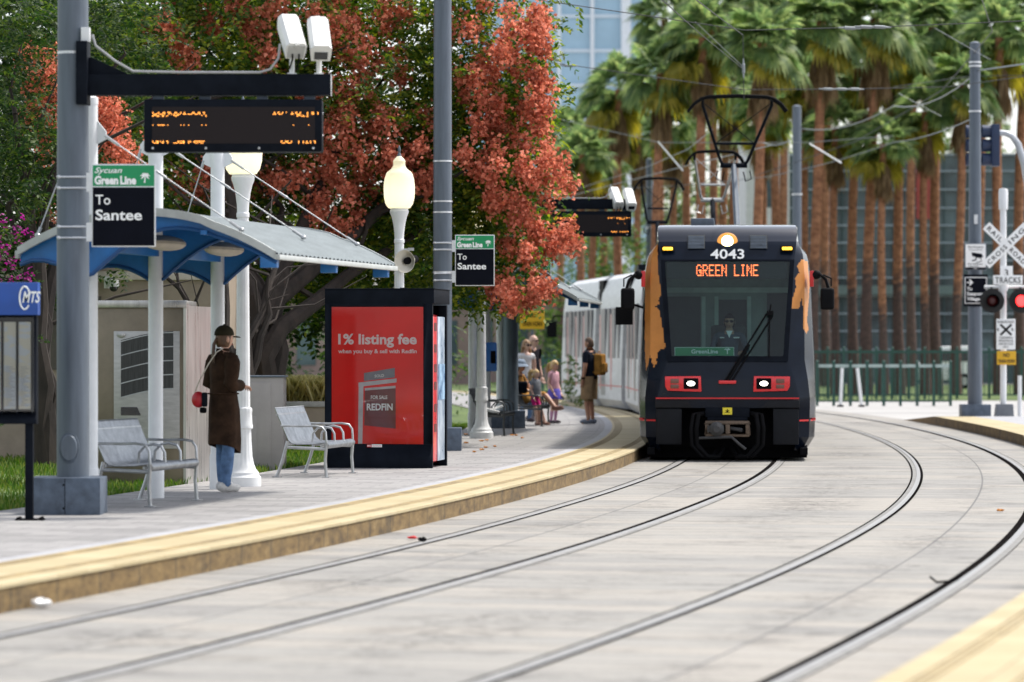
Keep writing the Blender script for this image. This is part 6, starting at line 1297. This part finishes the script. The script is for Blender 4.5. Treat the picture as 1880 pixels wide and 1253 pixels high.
mb = MB(); n = 22; q = MB(); q.ell((0,0,0), (.090,.108,.100), 22, 12); mb.add([V3((p[0],p[1],max(p[2],-.012)))+h+V3((0,.004,.045)) for p in q.v], q.f)
mb.prism([(.078*math.sin(a)*1.0,-.085-.10*math.cos(a)) for a in np.linspace(-1.45,1.45,16)], h+V3((0,0,.032)), (1,0,0), (0,1,.12), .008); mb.ell(h+V3((0,.004,.146)), (.01,.01,.008)); mb.build('cap', capm, pA, angle=60)
bg2 = T('shoulder_bag', 'small red and black shoulder bag hanging at the waiting woman\'s back', 'bag', V3((-3.255,39.47,Z0+.94)))
mb = MB(); mb.ell((.01,0,.03), (.072,.045,.085), 12, 9); mb.build('body', M('red_bag_leather', (.45,.012,.02), .4), bg2); mb = MB(); mb.obox((.075,-.025,.03), (.06,.06,.15)); mb.build('pocket', black, bg2, bevel=.02)
mb = MB(); mb.obox((.06,-.03,-.08), (.07,.06,.06)); mb.build('pouch', dark, bg2, bevel=.02)
mb = MB(); mb.tube([(-.03,0,.10),(.02,-.03,.22),(.12,-.075,.40),(.20,-.06,.52),(.26,.03,.56)], .007, 6); mb.build('strap', M('pale_bag_strap', (.5,.45,.38), .7), bg2)
# 2 man with backpack --------------------------------------------------
navy = cloth('navy_shirt', (.010,.013,.022)); khaki = cloth('khaki_shorts', (.30,.21,.12)); slip = M('grey_slipper', (.16,.19,.24), .8); hair_s = M('short_brown_hair', (.10,.06,.04), .8, var=.3, scale=30)
reg2 = {'*':[(1,1)], 'neckhe':[(1,0)], 'nechea':[(1,0)], 'chenec':[(.7,1),(1,0)], 'shoelb':[(.75,1),(1,0)], 'elbwri':[(1,0)], 'hipkne':[(1,2)], 'kneank':[(.06,2),(1,0)], 'anktoe':[(1,0)], 'pelhip':[(1,2)], 'shoe':3}
pB, J, rot = person('man in navy shirt and khaki shorts standing with a mustard backpack', V3((W(1082,0,75).x,75,Z0)), (-.86,.42), dict(wriL=(.25,-.02,.88), elbL=(.255,.02,1.13)), reg2, [skinB, navy, khaki, slip], 1.0, head_yaw=-.1, head_pitch=.12, rad=dict(chest=(.17,.125), spine=(.16,.13), pelvis=(.15,.12), shoR=.07, shoL=.07))
mb = MB(); loft(mb, [((0,.01,1.42),.13,.09),((0,.01,1.36),.21,.14),((0,.01,1.15),.195,.15),((0,.0,.93),.19,.15)], 26, 4, .04, 1); loft(mb, [((s*.2,.012,1.42),.06,.07) for s in ()] or [((0,.0,.95),.18,.14),((0,.0,.90),.19,.15)], 24); mb.build('shirt', navy, pB, angle=80)
for s in (-1, 1): mb = MB(); loft(mb, [((s*.09,0,.95),.11,.14),((s*.10,0,.80),.115,.13),((s*.105,-.005,.62),.112,.125),((s*.105,-.01,.50),.115,.125)], 20, 3, .05, 6+s); mb.build('shorts_leg', khaki, pB, angle=80)
mb = MB(); hair_cap(mb, J['head'], rot, 1.0, thick=1.03, front=.45); mb.build('hair', hair_s, pB)
mb = MB(); w_ = J['wriL']; mb.lathe([(.036,.015),(.04,.025),(.04,.045),(.036,.055)], 14, w_, cap=False); mb.build('wrist_watch', dark, pB)
bp = T('backpack', 'mustard brown backpack worn by the man in khaki shorts', 'backpack', V3(pB.location)+V3((.19,-.07,1.20)), pB.rotation_euler.z)
mus = cloth('mustard_canvas', (.30,.15,.035), var=.3)
mb = MB(); mb.box((-.15,-.07,-.26),(.15,.12,.22)); mb.build('main_sack', mus, bp, bevel=.06, seg=3); mb = MB(); mb.box((-.11,.09,-.2),(.11,.18,.02)); mb.build('front_pocket', mus, bp, bevel=.035, seg=3); mb = MB(); mb.tube([(-.05,.0,.22),(-.04,.0,.27),(.04,.0,.27),(.05,.0,.22)], .012)
mb.build('handle', mus, bp)
bp.scale = (.86,.86,.88)
for s in (-1, 1): mb = MB(); mb.tube([(s*.10,-.06,.18),(s*.11,-.16,.235),(s*.11,-.31,.16),(s*.12,-.33,-.0),(s*.15,-.2,-.16),(s*.13,-.05,-.2)], .02, 8); mb.build('strap', mus, bp)
# 3, 4 the two girls ---------------------------------------------------
blond = M('blond_hair', (.50,.34,.15), .5, var=.3, scale=18, streak=(1,1,.2)); pinkt = cloth('pale_pink_shirt', (.62,.36,.42)); skirtm = cloth('violet_blue_skirt', (.14,.12,.52)); leg_p = cloth('pink_leggings', (.48,.26,.40)); dk_sh = M('dark_shoe', (.03,.02,.03), .6); greyt = cloth('grey_shirt', (.16,.17,.19)); hotp = cloth('hot_pink_shorts', (.62,.03,.22)); sand = M('brown_sandal', (.22,.11,.08), .7)
reg3 = {'*':[(1,1)], 'nechea':[(1,0)], 'chenec':[(.7,1),(1,0)], 'shoelb':[(.45,1),(1,0)], 'elbwri':[(1,0)], 'hipkne':[(1,0)], 'kneank':[(.35,0),(1,2)], 'anktoe':[(1,3)], 'pelhip':[(1,2)], 'shoe':3}
pC, J, rot = person('girl in pale pink shirt and violet skirt with a blond ponytail', V3((W(1017,0,75.6).x,75.6,Z0)), (.72,-.5), dict(wriL=(.13,-.14,.86), wriR=(-.16,-.10,.86)), reg3, [skinC, pinkt, leg_p, dk_sh], .725, head_yaw=.15, head_pitch=.25, rad=dict(chest=(.135,.11), spine=(.13,.11), shoR=.056, shoL=.056))
mb = MB(); loft(mb, [((0,0,.74),.105,.095),((0,0,.66),.125,.115),((0,0,.56),.155,.14),((0,0,.50),.165,.15)], 26, 7, .10, 2); mb.build('skirt', skirtm, pC, angle=80)
mb = MB(); loft(mb, [((0,.01,1.035),.08,.06),((0,.01,.985),.135,.10),((0,.008,.82),.125,.105),((0,.005,.70),.125,.11)], 24, 4, .03, 3); mb.build('shirt', pinkt, pC, angle=80)
h = J['head']; mb = MB(); hair_cap(mb, h, rot, .885); strands(mb, h+V3((.0,.085,.05)), [h+V3((0,.13,.03)), h+V3((0,.15,-.05)), h+V3((0,.14,-.14))], 1, 14, .016, .013, 4); mb.build('hair', blond, pC)
reg4 = dict(reg3); reg4['hipkne'] = [(.6,2),(1,0)]; reg4['kneank'] = [(1,0)]; reg4['anktoe'] = [(1,0)]; reg4['shoelb'] = [(.5,1),(1,0)]
pD, J, rot = person('smaller girl in grey shirt and hot pink shorts leaning against the bench', V3((W(984,0,74.2).x,74.15,Z0)), (.80,-.55), dict(pelvis=(0,.06,.90), hipR=(-.09,.06,.86), hipL=(.09,.06,.86), kneR=(-.1,-.06,.48), ankR=(-.1,-.10,.085), toeR=(-.11,-.26,.035), kneL=(.1,-.12,.50), ankL=(.1,-.28,.085), toeL=(.11,-.44,.035)), reg4, [skinC, greyt, hotp, sand], .625, head_yaw=-.25, rad=dict(chest=(.14,.115), spine=(.14,.12), pelvis=(.135,.115)))
mb = MB(); loft(mb, [((0,.01,.895),.075,.055),((0,.01,.85),.125,.095),((0,.015,.70),.12,.10),((0,.03,.58),.125,.11)], 24, 4, .03, 5); mb.build('shirt', greyt, pD, angle=80)
h = J['head']; mb = MB(); hair_cap(mb, h, rot, .76); strands(mb, h+V3((.0,.07,.06)), [h+V3((0,.12,.05)), h+V3((.0,.16,-.03)), h+V3((0,.16,-.14))], 1, 16, .018, .013, 6); strands(mb, h+V3((-.05,.03,.0)), [h+V3((-.07,.05,-.06)), h+V3((-.07,.06,-.14))], 1, 6, .012, .01, 7); mb.build('hair', blond, pD)
# 5 seated adult with sun hat ------------------------------------------
must = cloth('mustard_dress', (.36,.19,.05), var=.3); hatm = cloth('blue_grey_hat', (.22,.27,.34))
reg5 = {'*':[(1,1)], 'nechea':[(1,0)], 'chenec':[(.7,1),(1,0)], 'shoelb':[(.5,1),(1,0)], 'elbwri':[(1,0)], 'hipkne':[(1,1)], 'kneank':[(.1,1),(1,0)], 'anktoe':[(1,2)], 'pelhip':[(1,1)], 'shoe':2}
pE, J, rot = person('seated person in a blue grey sun hat and mustard dress with crossed legs', V3((W(961,0,74.7).x,74.7,Z0)), (.86,-.45), dict(pelvis=(0,.05,.50), spine=(0,.10,.68), chest=(0,.12,.88), neck=(0,.10,1.01), head=(0,.06,1.15), shoR=(-.175,.12,.96), elbR=(-.22,-.02,.72), wriR=(-.08,-.20,.66), shoL=(.175,.12,.96), elbL=(.22,-.02,.72), wriL=(.08,-.22,.68), hipR=(-.09,.0,.49), kneR=(-.10,-.42,.52), ankR=(-.10,-.40,.085), toeR=(-.11,-.55,.035), hipL=(.09,0,.50), kneL=(.02,-.44,.62), ankL=(-.06,-.74,.34), toeL=(-.06,-.90,.36)), reg5, [skinB, must, sand], 1.0, head_pitch=.3)
mb = MB(); h = J['head']; mb.ell(h+V3((0,.0,.06)), (.098,.112,.085), 18, 9); q = MB(); mb.lathe([(.095,.03),(.13,.0),(.165,-.035),(.16,-.04),(.09,.02)], 22, h+V3((0,0,.03)), cap=False); mb.build('sun_hat', hatm, pE); mb = MB(); hair_cap(mb, h, rot, 1.0); mb.build('hair', hairb, pE)
mb = MB(); P_ = [((0,.06,.72),.17,.14),((0,.03,.60),.19,.18),((0,-.08,.54),.20,.26),((0,-.14,.47),.21,.33)]; loft(mb, P_, 26, 5, .06, 8); mb.build('dress_lap', must, pE, angle=80)
bb_ = T('handbag', 'dark bag resting in the lap of the seated person in mustard', 'bag', V3((W(957,0,74.4).x,74.35,Z0+.62))); mb = MB(); mb.box((-.13,-.08,0),(.12,.08,.24)); mb.build('body', black, bb_, bevel=.05, seg=3); mb = MB(); mb.tube([(-.08,0,.22),(-.05,0,.34),(.04,0,.34),(.08,0,.22)], .012); mb.build('handle', black, bb_)
# 6 woman with sunglasses, 7 bald man ---------------------------------
blk = cloth('dark_top', (.014,.013,.018)); wht = cloth('white_vest', (.6,.6,.62)); lh = M('light_brown_hair', (.26,.15,.075), .5, var=.35, scale=18, streak=(1,1,.15))
reg6 = {'*':[(1,1)], 'nechea':[(1,0)], 'chenec':[(.55,1),(1,0)], 'shoelb':[(1,0)], 'elbwri':[(1,0)], 'hipkne':[(1,2)], 'kneank':[(1,2)], 'anktoe':[(1,3)], 'pelhip':[(1,2)], 'shoe':3}
pF, J, rot = person('woman with long light brown hair and dark sunglasses behind the bench', V3((W(966,0,76.8).x,76.8,Z0)), (.55,-.83), {}, reg6, [skinC, wht, jean, dk_sh], .975, head_yaw=.2)
h = J['head']; mb = MB(); hair_cap(mb, h, rot, .975); 
for s in (-1, 1): strands(mb, h+V3((s*.06,.02,.06)), [h+V3((s*.085,.02,-.03)), h+V3((s*.10,.01,-.15)), h+V3((s*.095,-.03,-.29))], 1, 12, .018, .013, 9+s)
strands(mb, h+V3((0,.08,.03)), [h+V3((0,.11,-.08)), h+V3((0,.10,-.22)), h+V3((0,.10,-.32))], 1, 14, .028, .014, 12); mb.build('hair', lh, pF)
def shades(t, h, rot, s=1.0):
    mb = MB()
    for sx in (-1, 1): mb.ell(rot@V3((sx*.034*s,-.092*s,.006*s))+h, (.031*s,.010*s,.022*s), 12, 7, rot); mb.tube([rot@V3((sx*.062*s,-.08*s,.010*s))+h, rot@V3((sx*.082*s,.01*s,.012*s))+h], .004*s, 5)
    mb.tube([rot@V3((-.012*s,-.098*s,.012*s))+h, rot@V3((.012*s,-.098*s,.012*s))+h], .004*s, 5); mb.build('sunglasses', dark, t)
shades(pF, h, rot)
reg7 = {'*':[(1,1)], 'nechea':[(1,0)], 'chenec':[(.7,1),(1,0)], 'shoelb':[(.55,1),(1,0)], 'elbwri':[(1,0)], 'hipkne':[(1,2)], 'kneank':[(1,2)], 'anktoe':[(1,3)], 'pelhip':[(1,2)], 'shoe':3}
pG, J, rot = person('bald man in a dark shirt and sunglasses standing behind the family', V3((W(979,0,78.6).x,78.6,Z0)), (.80,-.6), {}, reg7, [skinC, blk, navy, dk_sh], 1.03, head_yaw=.15, rad=dict(chest=(.17,.125), spine=(.16,.13))); shades(pG, J['head'], rot, 1.03)
# 8 the driver -----------------------------------------------------------
unif = cloth('grey_blue_uniform', (.07,.09,.12)); dl = t_main.matrix_basis@V3((.03,1.55,.9))
regd = {'*':[(1,1)], 'nechea':[(1,0)], 'chenec':[(.75,1),(1,0)], 'shoelb':[(1,1)], 'elbwri':[(1,1)], 'hipkne':[(1,2)], 'kneank':[(1,2)], 'anktoe':[(1,2)], 'pelhip':[(1,2)], 'shoe':2}
pH, J, rot = person('tram driver in dark uniform and sunglasses seated behind the windscreen', dl, (-math.sin(-t_main.rotation_euler.z), -math.cos(t_main.rotation_euler.z)), dict(pelvis=(0,.05,.52), spine=(0,.08,.70), chest=(0,.07,.92), neck=(0,.06,1.06), head=(0,.04,1.20), shoR=(-.19,.07,1.00), elbR=(-.27,-.08,.76), wriR=(-.20,-.32,.74), shoL=(.19,.07,1.00), elbL=(.27,-.08,.76), wriL=(.20,-.32,.74), hipR=(-.09,.0,.50), kneR=(-.12,-.42,.52), ankR=(-.12,-.40,.085), toeR=(-.12,-.55,.035), hipL=(.09,0,.50), kneL=(.12,-.42,.52), ankL=(.12,-.40,.085), toeL=(.12,-.55,.035)), regd, [skinB, unif, navy], 1.0); shades(pH, J['head'], rot)
mb = MB(); hair_cap(mb, J['head'], rot, 1.0, thick=1.12, front=.4); mb.build('hair', dark, pH)
mb = MB(); mb.add([V3((-.05,-.055,1.06)),V3((0,-.075,.95)),V3((.05,-.055,1.06))], [(0,1,2)]); mb.obox((.11,-.062,.955), (.09,.006,.018)); mb.obox((-.11,-.062,.955), (.07,.006,.015)); mb.build('collar_and_badge', whiteG, pH)
mb = MB(); mb.box((-.28,1.35,.95),(.32,1.85,1.38)); mb.box((-.25,1.80,1.38),(.28,1.95,2.05)); mb.build('driver_seat', cabdark, t_main, bevel=.05)
